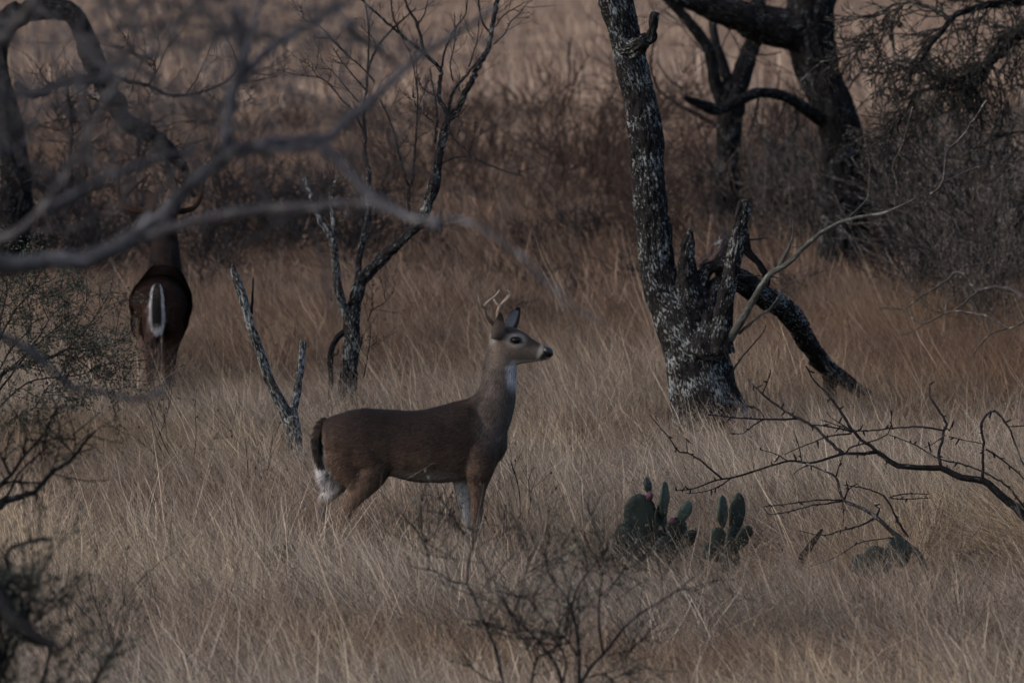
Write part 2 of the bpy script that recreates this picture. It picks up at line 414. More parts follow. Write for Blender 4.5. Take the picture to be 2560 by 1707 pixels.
    tint = tint*(1+.2*f2+.12*npr.normal(size=n)[:])[:, None]
    hs = np.clip(.95+.3*f1+.2*f2+.15*npr.normal(size=n), .4, 1.7)*(.62+.38*np.clip((d-54)/16, 0, 1))*(1-.45*np.clip(fbm(x, d*.6, .8, 15)*1.6, 0, 1)); w = 1+.4*npr.random(n)
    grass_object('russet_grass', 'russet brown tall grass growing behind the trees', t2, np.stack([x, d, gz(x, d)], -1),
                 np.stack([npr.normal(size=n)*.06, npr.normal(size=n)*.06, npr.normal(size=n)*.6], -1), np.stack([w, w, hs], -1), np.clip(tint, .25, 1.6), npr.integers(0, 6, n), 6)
    # far open field
    t3 = make_tufts(5, 130, .75, .013, 1.6, .35, .3, 9, .1, .5, 7)
    x, d = scatter(108, 520, .2, .10)
    f1 = fbm(x, d*.2, .12, 6); f2 = fbm(x, d*.3, .4, 7); n = len(x)
    tint = np.array([.96, .87, .86])*(1+.16*f1+.12*f2+.08*npr.normal(size=n))[:, None]
    hs = np.clip(1+.35*f2+.2*npr.normal(size=n), .4, 2); w = 1.2+.6*npr.random(n)
    grass_object('field_grass', 'pale tan grass of the open field beyond the brush', t3, np.stack([x, d, np.zeros(n)], -1),
                 np.stack([np.zeros(n), np.zeros(n), npr.normal(size=n)*.6], -1), np.stack([w, w, hs], -1), np.clip(tint, .4, 1.8), npr.integers(0, 5, n), 5)
grass()

# ------------------------------------------------------------------ trees from digitised limbs
def twig(mb, p, d, L, r, rng, lvl, sides=4, kink=.35, kids=(2, 4), up=.15, spread=.9, c=None, leaves=None, minr=.0012):
    n = max(3, int(L/.07)) if L < 1.5 else 18
    pts = [p]; dirs = []
    d = d/np.linalg.norm(d)
    for i in range(n):
        d = d+rng.normal(size=3)*kink*(.6 if i else .2)+np.array([0, 0, up*.15]); d /= np.linalg.norm(d)
        pts.append(pts[-1]+d*L/n); dirs.append(d)
    pts = np.array(pts); rad = np.linspace(r, max(minr, r*.35), n+1)
    tube(mb, pts, rad, sides, c=c)
    if leaves is not None:
        lm, dens, size, lc = leaves
        if lvl <= 1:
            for k in range(rng.poisson(dens*L)):
                leaf(lm, pts[rng.integers(1, n+1)]+rng.normal(size=3)*.012, size*(.6+.8*rng.random()), rng, lc)
    if lvl > 0:
        for k in range(rng.integers(kids[0], kids[1]+1)):
            i = rng.integers(max(1, n//4), n)
            ax = rng.normal(size=3); dd = dirs[i]+spread*(ax-dirs[i]*np.dot(ax, dirs[i]))*.8
            twig(mb, pts[i], dd, L*(.38+.35*rng.random()), max(minr, rad[i]*.62), rng, lvl-1, max(3, sides-1), kink, kids, up, spread, c, leaves, minr)
    return pts
def leaf(mb, p, s, rng, col):
    a = rng.normal(size=3); a /= np.linalg.norm(a); b = np.cross(a, rng.normal(size=3)); b /= np.linalg.norm(b)
    n = np.cross(a, b)*.15
    c = np.asarray(col)*(.6+.8*rng.random())
    mb.add([p, p+(a*.5+b*.3+n)*s, p+a*s, p+(a*.5-b*.3+n)*s], [[0, 1, 2, 3]], None, None, c)

class Limbs:
    """a plant whose limbs are traced as directions and hung on each other in depth"""
    def __init__(s, name, label, cat, base_px, d, seed, group=None):
        s.rng = np.random.default_rng(seed); s.d = d; s.lines = []; s.seed = seed
        b = P(base_px[0], base_px[1], d); b[2] = gz(b[0], b[1])
        s.o = empty(name, b, label, cat, group)
    def depth_at(s, x, y):
        best = (1e9, s.d)
        for L in s.lines:
            q = (L[:, 0]-x)**2+(L[:, 1]-y)**2; i = int(np.argmin(q))
            if q[i] < best[0]: best = (q[i], L[i, 2])
        return best[1]
    def limb(s, vw, pts, w0, w1, mat, name='branch', drift=None, bark=0., sides=None, widths=None, jit=.25, mb=None, d0=None, ground=False, step=None, attach=True):
        fp = [vw(p) for p in pts]
        L = sum(math.dist(a, b) for a, b in zip(fp, fp[1:]))
        dd0 = d0 if d0 is not None else (s.depth_at(*fp[0]) if s.lines and attach else s.d)
        if drift is None: drift = (s.rng.random()*2-1)*.55*L/FPX*dd0
        acc = [0]
        for a, b in zip(fp, fp[1:]): acc.append(acc[-1]+math.dist(a, b))
        ds = [dd0+drift*a/L for a in acc]
        ws = np.interp(acc, [0, L], [w0, w1]) if widths is None else np.array(widths, float)
        ws = ws/vw.s
        wp = np.array([list(P(x, y, d))+[w*d/FPX/2, x, y, d] for (x, y), d, w in zip(fp, ds, ws)])
        if ground: wp[-1 if ground == 'end' else 0, 2] = -.12
        rmax = wp[:, 3].max()
        st = step or (max(.012, rmax*.16) if bark else max(.02, rmax*.8))
        r = crom(wp, st); r[:, 3] = np.maximum(r[:, 3], .0008)
        s.lines.append(r[:, [4, 5, 6]])
        if not bark and jit:
            n = len(r)
            for ax in range(3):
                r[1:, ax] += np.cumsum(s.rng.normal(size=n-1))*0+ s.rng.normal(size=n-1)*r[1:, 3]*jit
        m = mb or MB()
        tube(m, r[:, :3], r[:, 3], sides or (40 if bark else 8 if rmax > .012 else 5), bark, s.seed+len(s.lines))
        s.last = r
        if mb is None: return part(name, m, mat, s.o)
        return None
    def spawn(s, mb, r, n, L, lvl, up=.2, kink=.3, f0=.15, rr=.5, kids=(1, 3), leaves=None, spread=.9, minr=.0012):
        for k in range(n):
            i = s.rng.integers(int(len(r)*f0), len(r)-1)
            t = r[min(i+1, len(r)-1), :3]-r[i, :3]; t /= np.linalg.norm(t)+1e-9
            a = s.rng.normal(size=3); a -= t*np.dot(a, t); a /= np.linalg.norm(a)
            twig(mb, r[i, :3], t*.5+a+np.array([0, 0, up]), L*(.5+s.rng.random()), max(minr, min(r[i, 3]*rr, L*.02)), s.rng, lvl, 4, kink, kids, up, spread, None, leaves, minr)

# ---- leaning mesquite trunk with broken stump
T = Limbs('mesquite_tree', 'leaning mesquite trunk flecked with pale lichen, a splintered stump at its foot', 'tree', (1785, 1150), 37, 21)
T.limb(V_FULL, [(1650, 1085), (1636, 990), (1625, 930), (1608, 860), (1588, 790), (1556, 722), (1528, 672), (1512, 625), (1505, 565), (1500, 500)][:], 0, 0, M['bark'], 'trunk', 0, .011, 64,
       widths=[215, 190, 165, 150, 142, 118, 92, 82, 78, 77], ground=True)
# upper trunk
T.limb(V_C4, [(534, 1580), (522, 1400), (503, 1200), (490, 1000), (478, 850), (455, 700), (400, 500), (350, 300), (308, 130), (265, -20), (230, -160), (180, -420)], 0, 0, M['bark'], 'trunk', -.15, .009, 56,
       widths=[226, 228, 222, 232, 230, 220, 218, 212, 222, 240, 230, 200])
T.limb(V_C4, [(400, 420), (430, 330), (480, 280), (525, 262), (538, 200), (545, 140), (552, 92)], 0, 0, M['bark'], 'broken_branch', -.12, .006, 30, widths=[120, 120, 100, 75, 62, 62, 55])
T.limb(V_C4, [(330, 350), (395, 345), (470, 300)], 0, 0, M['bark'], 'burl', -.22, .008, 36, widths=[150, 140, 90])
# stump shards
T.limb(V_C5, [(500, 900), (470, 700), (462, 560), (466, 450), (480, 380), (484, 318)], 0, 0, M['bark'], 'splinter', -.1, .008, 30, widths=[220, 170, 115, 95, 60, 14], d0=36.93)
T.limb(V_C5, [(520, 820), (545, 680), (590, 600), (660, 560), (740, 540)], 0, 0, M['bark'], 'splinter', .05, .007, 30, widths=[170, 120, 95, 80, 70], d0=36.9)
T.limb(V_C5, [(610, 560), (650, 490), (690, 410), (710, 345)], 0, 0, M['bark_rot'], 'splinter', .1, .005, 24, widths=[60, 95, 85, 12], d0=37.0)
T.limb(V_C5, [(540, 560), (590, 520), (660, 510), (740, 520)], 0, 0, M['bark_rot'], 'splinter', .1, .005, 20, widths=[40, 60, 55, 60], d0=37.0)
T.limb(V_C5, [(690, 1120), (690, 1000), (712, 800), (750, 620), (785, 450), (815, 300), (832, 200), (838, 140)], 0, 0, M['bark'], 'broken_branch', -.15, .007, 34, widths=[170, 130, 112, 100, 98, 92, 84, 74], d0=36.8)
T.limb(V_C5, [(560, 1150), (590, 1000), (600, 850), (640, 700), (690, 640)], 0, 0, M['bark'], 'splinter', .1, .008, 30, widths=[240, 180, 140, 90, 50], d0=36.85)
T.limb(V_C5, [(838, 360), (862, 470), (930, 545), (985, 630), (990, 690)], 62, 34, M['bark_black'], 'branch', .05, .004, 18)
T.limb(V_C5, [(870, 392), (930, 385), (990, 378)], 12, 6, M['twig'], 'twig', .05)
T.limb(V_C5, [(700, 610), (850, 625), (1000, 628), (1060, 640)], 14, 8, M['twig'], 'twig', -.05)
# fallen limb propped on the stump
T.limb(V_C5, [(690, 600), (780, 640), (860, 690), (960, 760), (1080, 830), (1180, 930), (1235, 1040), (1310, 1140), (1400, 1245), (1520, 1330), (1680, 1460), (1800, 1640)], 0, 0, M['bark'], 'fallen_limb', 2.0, .008, 36,
       widths=[90, 130, 150, 150, 142, 138, 128, 112, 112, 90, 70, 50], d0=36.95, ground='end')
T.limb(V_C5, [(1300, 1180), (1390, 1300), (1430, 1480)], 90, 60, M['bark_black'], 'branch', .3, .006, 24, ground='end')
# pale live shoot
pale = T.limb(V_C5, [(660, 1170), (735, 1050), (830, 905), (905, 770), (1000, 625), (1130, 540), (1250, 420), (1350, 340), (1480, 272), (1600, 240), (1740, 218), (1860, 170), (1960, 120)], 0, 0, M['bark_pale'], 'pale_branch', -.9, 0, 10,
       widths=[56, 58, 50, 43, 39, 34, 31, 28, 25, 22, 19, 16, 12], d0=36.85, jit=.06)
for pts, w0, w1 in (([(1060, 585), (1110, 480), (1150, 390), (1162, 265)], 30, 9), ([(800, 1005), (950, 880), (1020, 825), (1092, 705)], 24, 8), ([(1500, 262), (1600, 170), (1650, 100), (1655, -30)], 14, 8), ([(985, 870), (1080, 790), (1160, 715)], 9, 5), ([(1150, 440), (1200, 435), (1250, 410)], 8, 5)):
    T.limb(V_C5, pts, w0, w1, M['bark_pale'], 'pale_twig')
for pts, w0, w1 in (([(960, 1270), (1020, 1220), (1052, 1120), (1062, 1000), (1150, 910), (1220, 810), (1325, 650)], 22, 12), ([(560, 1270), (560, 1150), (552, 1000), (525, 900)], 12, 5), ([(800, 1345), (930, 1318), (1060, 1325)], 10, 5), ([(1040, 1190), (1250, 1100), (1400, 1070), (1560, 1090)], 13, 7), ([(720, 1360), (735, 1200), (710, 1080), (770, 950), (840, 700)], 10, 6)):
    T.limb(V_A, pts, w0, w1, M['twig_grey'], 'twig')
T.limb(V_C5, [(740, 1290), (785, 1210), (880, 1090), (960, 1000), (980, 945)], 14, 7, M['twig'], 'twig', 0)

# ---- slender forked tree behind the young buck
T = Limbs('slender_tree', 'slender bare multi-stemmed tree with fine budded twigs behind the young buck', 'tree', (862, 1086), 39, 33)
T.limb(V_C8, [(578, 1285), (588, 1090), (600, 950), (610, 830), (610, 720), (634, 610), (658, 535)], 0, 0, M['bark'], 'trunk', 0, .006, 34, widths=[110, 92, 80, 76, 72, 62, 58], ground=True)
T.limb(V_C8, [(655, 540), (740, 450), (830, 362), (890, 310), (950, 240), (990, 120), (1008, 40)], 56, 46, M['bark'], 'limb', -.2, .004, 24)
l1 = T.last
T.limb(V_C6, [(1505, 1400), (1540, 1280), (1550, 1140), (1580, 1000), (1612, 880), (1625, 815)], 68, 52, M['bark'], 'limb', .1, .004, 24)
L6 = [([(1625, 830), (1700, 740), (1760, 620), (1840, 460), (1910, 320), (1925, 220), (1960, 60), (1975, -60), (1990, -200)], 46, 30),
      ([(1625, 820), (1595, 760), (1560, 670), (1565, 580), (1570, 490), (1460, 380), (1300, 250), (1140, 110), (1040, 20), (1010, -60)], 34, 12),
      ([(1630, 790), (1640, 700), (1690, 600), (1790, 480), (1870, 380)], 26, 14),
      ([(1530, 1000), (1545, 850), (1540, 700), (1510, 580), (1500, 480)], 24, 10),
      ([(1572, 500), (1610, 330), (1680, 200), (1745, 100), (1765, -40)], 18, 8), ([(1455, 375), (1430, 250), (1400, 160), (1340, 50), (1310, -40)], 26, 14),
      ([(1300, 250), (1250, 150), (1225, 30), (1220, -60)], 18, 9), ([(1400, 190), (1450, 120), (1480, 20), (1490, -50)], 11, 6),
      ([(1920, 230), (1880, 190), (1850, 100), (1830, -40)], 18, 9), ([(1940, 310), (2020, 240), (2060, 160), (2130, 90), (2200, -10)], 11, 5), ([(1955, 190), (2010, 110), (2090, 60), (2180, 10)], 10, 5),
      ([(1770, 470), (1830, 280), (1840, 130)], 12, 6), ([(1660, 570), (1640, 450), (1670, 300), (1670, 100)], 12, 6),
      ([(1570, 1150), (1640, 1110), (1720, 1098), (1790, 1100), (1900, 1150), (2000, 1190), (2080, 1215), (2150, 1230)], 18, 7), ([(1785, 1090), (1740, 1040), (1690, 1000), (1640, 925)], 10, 5), ([(1770, 1060), (1800, 980), (1815, 870)], 8, 4),
      ([(1640, 850), (1720, 790), (1775, 710)], 10, 5), ([(1530, 670), (1450, 620), (1420, 560)], 12, 7)]
for pts, w0, w1 in L6: T.limb(V_C6, pts, w0, w1, M['bark'] if w0 > 30 else M['twig'], 'branch')
T.limb(V_C8, [(632, 620), (640, 520), (646, 430), (668, 330), (690, 230), (690, 100), (688, 10)], 34, 26, M['bark'], 'limb', .25, .003, 18)
L6b = [([(1065, 1300), (1068, 1220), (1042, 1080), (1040, 900), (1030, 780), (1052, 620), (1062, 500), (1120, 350), (1220, 220), (1330, 120), (1400, 60)], 34, 9),
       ([(1062, 500), (1070, 280), (1060, 100), (1035, 0), (1020, -80)], 16, 9), ([(1110, 575), (1000, 450), (920, 390), (830, 280), (760, 268), (700, 262)], 15, 6),
       ([(1050, 635), (960, 530), (880, 430), (800, 310)], 13, 5), ([(975, 790), (900, 720), (850, 660), (780, 580), (710, 540), (560, 525), (400, 480)], 14, 5),
       ([(1000, 720), (850, 540), (780, 470), (715, 400)], 10, 4), ([(1040, 930), (990, 830), (960, 770)], 18, 12), ([(920, 390), (820, 290), (720, 180), (620, 140), (570, 90)], 11, 5), ([(720, 545), (660, 470), (600, 420)], 8, 4), ([(785, 580), (805, 500)], 7, 4),
       ([(1120, 350), (1100, 280), (1010, 180)], 9, 5), ([(620, 140), (590, 40)], 8, 4)]
for pts, w0, w1 in L6b: T.limb(V_C6, pts, w0, w1, M['twig'], 'branch')
L6c = [([(1335, 1590), (1350, 1450), (1352, 1300)], 26, 20), ([(1345, 1300), (1310, 1180), (1280, 1080), (1230, 880), (1180, 760), (1140, 690)], 24, 10), ([(1370, 1300), (1392, 1050), (1405, 900), (1412, 780), (1450, 660), (1490, 560)], 22, 8),
       ([(1412, 770), (1410, 640), (1390, 520), (1360, 380), (1320, 300), (1255, 180)], 12, 6), ([(1410, 640), (1400, 420), (1400, 300)], 9, 5), ([(1395, 1030), (1330, 990), (1325, 980)], 8, 4), ([(1520, 860), (1430, 775)], 8, 5), ([(1410, 770), (1380, 660)], 8, 5)]
for pts, w0, w1 in L6c: T.limb(V_C6, pts, w0, w1, M['twig'], 'branch')
T.limb(V_C8, [(598, 740), (575, 680), (555, 620), (540, 545), (530, 420), (520, 335)], 48, 34, M['bark_lichen'], 'limb', -.2, .004, 20)
for pts, w0, w1 in (([(520, 340), (470, 270), (430, 180), (400, 90), (375, 35)], 32, 18), ([(522, 330), (518, 230), (505, 115)], 24, 16), ([(512, 180), (520, 90), (555, 15)], 14, 7)):
    T.limb(V_C8, pts, w0, w1, M['bark_lichen'], 'branch')
T.limb(V_C8, [(590, 775), (545, 810), (516, 860), (508, 930), (512, 1020), (505, 1180)], 30, 22, M['bark_black'], 'limb', -.2, .003, 16)
T.limb(V_C8, [(512, 905), (530, 895), (545, 888)], 14, 7, M['twig'], 'twig'); T.limb(V_C8, [(630, 900), (652, 850), (662, 802)], 16, 9, M['twig'], 'twig')
mb = MB()
for pts, w0, w1 in (([(668, 1000), (690, 880), (700, 780), (680, 690), (665, 640)], 7, 3), ([(685, 730), (712, 675), (760, 650), (815, 590)], 7, 3), ([(712, 675), (708, 600), (715, 555)], 5, 3)):
    T.limb(V_C8, pts, w0, w1, None, mb=mb)
part('twigs', mb, M['twig_red'], T.o)
mb = MB()     # budded twiglets
for r in [T.lines[i] for i in range(2, len(T.lines))]:
    r3 = np.array([list(P(x, y, d))+[.003] for x, y, d in r]); 
    if len(r3) > 4: T.spawn(mb, r3, 5, .16, 1, .4, .25, .25, .6, (1, 2), minr=.0013)
    for k in range(3):
        i = T.rng.integers(1, len(r3)); q = r3[i, :3]; tube(mb, [q, q+T.rng.normal(size=3)*.006+[0, 0, .006], q+T.rng.normal(size=3)*.008+[0, 0, .014]], [.003, .0045, .002], 4)
part('fine_twigs', mb, M['twig'], T.o)

# ---- V shaped dead stump
T = Limbs('forked_snag', 'dead grey forked snag shaped like a V beside the young buck\'s rump', 'dead tree', (785, 1260), 34, 44)
T.limb(V_C8, [(418, 1620), (400, 1500), (362, 1400), (338, 1300), (318, 1190)], 0, 0, M['bark_lichen'], 'trunk', 0, .006, 32, widths=[86, 76, 74, 72, 74], ground=True)
T.limb(V_C8, [(322, 1220), (280, 1140), (215, 1010), (172, 880), (130, 760), (92, 625), (62, 535), (48, 490), (43, 452)], 0, 0, M['bark_lichen'], 'limb', -.15, .005, 28, widths=[60, 54, 46, 42, 40, 40, 36, 26, 5])
T.limb(V_C8, [(330, 1240), (332, 1170), (346, 1080), (365, 960), (380, 830)], 42, 30, M['bark_lichen'], 'limb', .2, .004, 24)
T.limb(V_C8, [(130, 700), (136, 620), (139, 530)], 16, 7, M['bark_black'], 'twig')

# ---- big old mesquite behind on the right
T = Limbs('old_mesquite_tree', 'massive dark mesquite with a thick leaning trunk and brush at its base', 'tree', (2105, 728), 56, 55)
T.limb(V_B, [(1130, 1660), (1135, 1450), (1140, 1250), (1140, 1000), (1130, 800), (1080, 600), (1010, 430), (965, 260), (950, 80), (990, -60), (1050, -250)], 0, 0, M['bark_far'], 'trunk', 0, .018, 56, widths=[330, 290, 265, 245, 232, 228, 228, 260, 270, 230, 190], ground=True)
T.limb(V_B, [(960, 200), (880, 175), (760, 150), (620, 115), (480, 70), (350, 20), (180, -40), (0, -130)], 0, 0, M['bark_far'], 'limb', -.6, .016, 44, widths=[250, 235, 215, 190, 160, 130, 100, 70])
T.limb(V_B, [(1060, 700), (980, 650), (880, 580), (780, 532), (660, 520), (560, 565), (450, 612), (380, 602), (310, 575), (250, 548)], 0, 0, M['bark_far'], 'crooked_branch', -1.2, .007, 24, widths=[80, 70, 62, 58, 58, 56, 62, 66, 48, 24])
T.limb(V_B, [(400, 40), (330, 20), (240, -60)], 80, 50, M['bark_far'], 'branch', .3, .006, 20)
for pts, w0, w1 in (([(870, 600), (880, 700), (850, 760)], 20, 10), ([(660, 540), (650, 640), (600, 760)], 14, 8), ([(820, 560), (770, 680), (700, 720)], 12, 6)):
    T.limb(V_B, pts, w0, w1, M['twig'], 'branch')
mb = MB(); r = np.array([list(P(x, y, d))+[.05] for x, y, d in T.lines[0]])
T.spawn(mb, r, 11, .8, 2, .5, .25, .05, .25, (1, 3), minr=.003)
part('epicormic_twigs', mb, M['twig_red'], T.o)

# ---- forked tree behind it
T = Limbs('forked_mesquite_tree', 'dark forked mesquite standing behind the old mesquite\'s crooked branch', 'tree', (1812, 648), 62, 66)
T.limb(V_B, [(470, 1480), (480, 1200), (488, 950), (498, 750), (510, 600), (525, 470)], 0, 0, M['bark_far'], 'trunk', 0, .014, 36, widths=[170, 140, 132, 135, 150, 150], ground=True)
T.limb(V_B, [(540, 520), (575, 400), (610, 300), (640, 210), (655, 100), (670, -60)], 110, 80, M['bark_far'], 'limb', .3, .01, 28)
T.limb(V_B, [(470, 600), (425, 480), (405, 360), (380, 270), (320, 180), (235, 75), (150, -10), (80, -120)], 75, 45, M['bark_far'], 'limb', -.4, .006, 24)
T.limb(V_B, [(500, 480), (460, 350), (425, 240), (410, 130), (430, -40)], 60, 36, M['bark_far'], 'limb', .4, .005, 22)
T.limb(V_B, [(430, 710), (350, 655), (220, 590), (110, 510), (68, 420), (60, 330), (80, 240)], 26, 14, M['twig_red'], 'branch', -.3)
for pts, w0, w1 in (([(240, 500), (160, 440), (90, 340)], 14, 7), ([(450, 300), (350, 230), (340, 150)], 18, 10), ([(620, 300), (720, 310), (790, 290)], 14, 8)):
    T.limb(V_B, pts, w0, w1, M['twig'], 'branch')
mb = MB()
for L in T.lines[1:4]:
    T.spawn(mb, np.array([list(P(x, y, d))+[.02] for x, y, d in L]), 7, .6, 2, .3, .3, .2, .4, (1, 3), minr=.003)
part('twigs', mb, M['twig'], T.o)

# ---- dense lichen-hung crown reaching in from the right
T = Limbs('overhanging_tree', 'dense tangle of drooping lichen-covered twigs reaching in from an unseen trunk', 'tree', (2900, gy(45)), 45, 77)
T.limb(V_A, [(2500, 2480), (2480, 1700), (2400, 900), (2250, 300), (2100, -100)], 0, 0, M['bark_far'], 'trunk', 0, .012, 30, widths=[330, 290, 260, 230, 200], ground=True)
big = [([(2300, 420), (2000, 330), (1800, 260), (1600, 200), (1480, 230), (1350, 400), (1250, 560), (1190, 620)], 150, 60), ([(2250, 250), (1900, 60), (1600, 0), (1300, 40), (1100, 130), (960, 300), (860, 440)], 110, 16),
       ([(1480, 300), (1300, 450), (1120, 530), (960, 580), (860, 610), (800, 720), (690, 880)], 44, 12), ([(1100, 130), (900, 30), (760, 20), (640, 70), (530, 130)], 34, 12), ([(770, 30), (720, 110), (700, 200), (720, 330), (750, 400)], 30, 16),
       ([(1200, 520), (1000, 560), (750, 520), (600, 640)], 18, 8), ([(560, 310), (480, 330), (370, 380), (230, 420), (110, 530)], 20, 8), ([(700, 170), (600, 230), (540, 290), (480, 340)], 16, 8), ([(750, 400), (640, 440), (595, 500), (600, 620)], 16, 8),
       ([(750, 400), (900, 400), (1000, 380)], 22, 16), ([(860, 600), (900, 680), (902, 765)], 12, 7), ([(880, 580), (910, 470), (960, 300)], 14, 9), ([(840, 640), (830, 800), (770, 950), (730, 1120)], 14, 6), ([(2300, 800), (1900, 830), (1560, 860), (1400, 900), (1250, 970), (1140, 1030)], 30, 12), ([(2200, 1400), (1800, 1300), (1560, 1040), (1480, 1180), (1400, 1280)], 20, 8), ([(1120, 540), (1110, 640), (1180, 780)], 8, 5)]
for pts, w0, w1 in big: T.limb(V_A, pts, w0, w1, M['bark_black'] if w0 > 40 else M['twig_lichen'], 'branch', jit=.35)
mb = MB()
for i, L in enumerate(T.lines[1:]):
    r = np.array([list(P(x, y, d))+[.012] for x, y, d in L])
    T.spawn(mb, r, (80, 80, 44, 16, 10, 12, 10, 8, 8, 6, 3, 6, 4, 12, 7, 3)[i], .36 if i < 3 else .22, 2, -.35, .32, .1, .5, (2, 4), minr=.0034)
part('lichen_twigs', mb, M['twig_lichen'], T.o)

# ---- arching black tree on the far left
T = Limbs('arching_black_tree', 'black leaning tree whose thick limb arches over toward the mature buck', 'tree', (30, 791), 52, 88)
T.limb(V_C7, [(60, 1790), (50, 1500), (90, 1150), (70, 800), (20, 550), (-20, 300), (40, 120), (120, 50)], 0, 0, M['bark_black'], 'trunk', 0, .012, 40, widths=[230, 190, 190, 150, 130, 120, 120, 110], ground=True)
T.limb(V_C7, [(60, 110), (180, 60), (300, 50), (400, 75), (460, 170), (500, 280), (545, 380), (600, 500), (660, 620), (730, 700), (820, 740), (900, 800), (980, 880), (1040, 950)], 0, 0, M['bark_black'], 'arching_limb', -.5, .009, 34, widths=[120, 120, 120, 115, 110, 120, 125, 110, 90, 90, 90, 90, 70, 40])
for pts, w0, w1 in (([(540, 430), (420, 455), (300, 480), (180, 530), (90, 480)], 50, 40), ([(640, 500), (690, 540), (700, 600), (670, 640)], 24, 18), ([(770, 740), (775, 820), (770, 890)], 26, 14), ([(600, 410), (700, 450), (830, 480), (920, 525), (1030, 535), (1150, 510), (1280, 450), (1350, 350), (1370, 270)], 26, 10),
                   ([(830, 480), (870, 400), (830, 320), (720, 340)], 14, 7), ([(300, 480), (370, 440), (380, 560), (400, 750), (390, 900), (410, 1050)], 24, 12), ([(400, 760), (330, 680), (310, 600)], 13, 7), ([(400, 770), (480, 690), (560, 580)], 13, 7), ([(90, 600), (60, 650), (40, 780), (80, 950), (130, 1080), (100, 1200)], 34, 26)):
    T.limb(V_C7, pts, w0, w1, M['bark_black'] if w0 > 30 else M['twig'], 'branch')
mb = MB()
for L in T.lines: T.spawn(mb, np.array([list(P(x, y, d))+[.02] for x, y, d in L]), 7, .5, 2, .2, .3, .2, .35, (1, 3), minr=.003)
part('twigs', mb, M['twig'], T.o)

# ---- out-of-focus tree close to the camera, upper left
T = Limbs('foreground_tree', 'grey out-of-focus branches of a tree close in front of both deer', 'tree', (-700, gy(11.6)), 11.6, 99)
T.limb(V_FULL, [(-600, 4300), (-600, 2900), (-540, 1700), (-430, 1000), (-330, 700), (-300, 400), (-340, 0)], 0, 0, M['bark_fore'], 'trunk', 0, .006, 32, widths=[230, 210, 190, 160, 130, 100, 90], ground=True)
fb = [(V_FULL, [(-350, 640), (-120, 610), (100, 602), (210, 588), (300, 545), (365, 498), (430, 430), (500, 372), (545, 345), (640, 325), (740, 318), (800, 275), (870, 215), (930, 160), (1000, 105), (1070, 60), (1140, 20)], 66, 20, .4),
      (V_C7, [(-420, 1500), (-200, 1420), (90, 1300), (230, 1170), (320, 1050), (400, 920), (480, 790), (560, 620), (640, 470), (760, 350), (900, 230), (1060, 60), (1120, -60)], 74, 24, -.5),
      (V_C7, [(230, 1200), (450, 1070), (650, 965), (870, 890), (1060, 850), (1240, 830), (1400, 800)], 62, 40, .3),
      (V_C7, [(1240, 850), (1280, 700), (1290, 560), (1330, 400), (1400, 220), (1440, 60), (1460, -80)], 62, 44, .5),
      (V_FULL, [(735, 330), (770, 365), (830, 430), (890, 470), (945, 500), (1010, 520)], 34, 30, -.3),
      (V_FULL, [(330, 548), (420, 515), (520, 492), (640, 478), (760, 470), (860, 470), (950, 502), (1060, 505), (1130, 540), (1200, 590), (1260, 650), (1320, 705), (1395, 748)], 32, 7, -.6),
      (V_FULL, [(545, 345), (640, 345), (730, 330)], 30, 30, 0),
      (V_FULL, [(790, 60), (860, 110), (930, 165)], 20, 14, .3), (V_FULL, [(540, 20), (560, 120), (530, 230), (520, 350)], 34, 40, .2), (V_FULL, [(560, 170), (640, 100), (740, 40), (830, -10)], 30, 14, .4),
      (V_C7, [(430, 500), (560, 430), (700, 380), (830, 310), (1000, 250), (1180, 210), (1300, 220)], 30, 16, .4), (V_C7, [(560, 190), (720, 150), (900, 150), (1020, 90), (1150, 20)], 24, 14, .3), (V_C7, [(-300, 700), (-60, 560), (120, 540), (300, 520), (500, 460), (700, 330), (760, 150), (780, -40)], 50, 28, .4),
      (V_C7, [(-330, 520), (-100, 320), (60, 160), (170, 40), (240, -80)], 86, 60, -.6), (V_C7, [(-300, 900), (-120, 860), (30, 850), (140, 800), (220, 640), (330, 560)], 46, 24, .5), (V_C7, [(500, 100), (640, 20), (760, 40), (900, -20)], 26, 16, .3), (V_C7, [(1300, 560), (1180, 600), (1040, 560), (900, 600)], 20, 10, .4), (V_C7, [(1330, 400), (1240, 250), (1180, 130), (1200, 20)], 22, 12, .4), (V_C7, [(840, 320), (860, 440), (960, 560), (1000, 640)], 16, 8, .2), (V_C7, [(900, 150), (940, 60), (980, -30)], 18, 12, 0)]
for vw, pts, w0, w1, dr in fb: T.limb(vw, pts, w0*.8, w1*.66, M['bark_fore'], 'branch', dr, sides=10, jit=.2)
# low arc in front of the leafy shrub
T.limb(V_S, [(-1010, 120), (-500, 300), (-100, 430), (100, 520), (220, 600), (330, 690), (430, 780), (620, 812), (800, 850), (930, 815), (1030, 715)], 70, 24, M['bark_fore'], 'branch', .8, sides=10, jit=.05)
T.limb(V_FULL, [(-555, 1800), (-300, 1500), (-120, 1330), (-20, 1360), (30, 1420), (110, 1475), (150, 1490)], 110, 16, M['bark_black'], 'low_limb', -2.0, sides=12, jit=.05)
mb = MB()
for i, L in enumerate(T.lines[1:len(fb)+1]):
    r = np.array([list(P(x, y, d))+[.006] for x, y, d in L])
    T.spawn(mb, r, 2 if i in (0, 4, 5) else 8, .32, 2 if i not in (0, 4, 5) else 1, .2, .2, .1, .5, (1, 2), minr=.0016)
part('twigs', mb, M['bark_fore'], T.o)

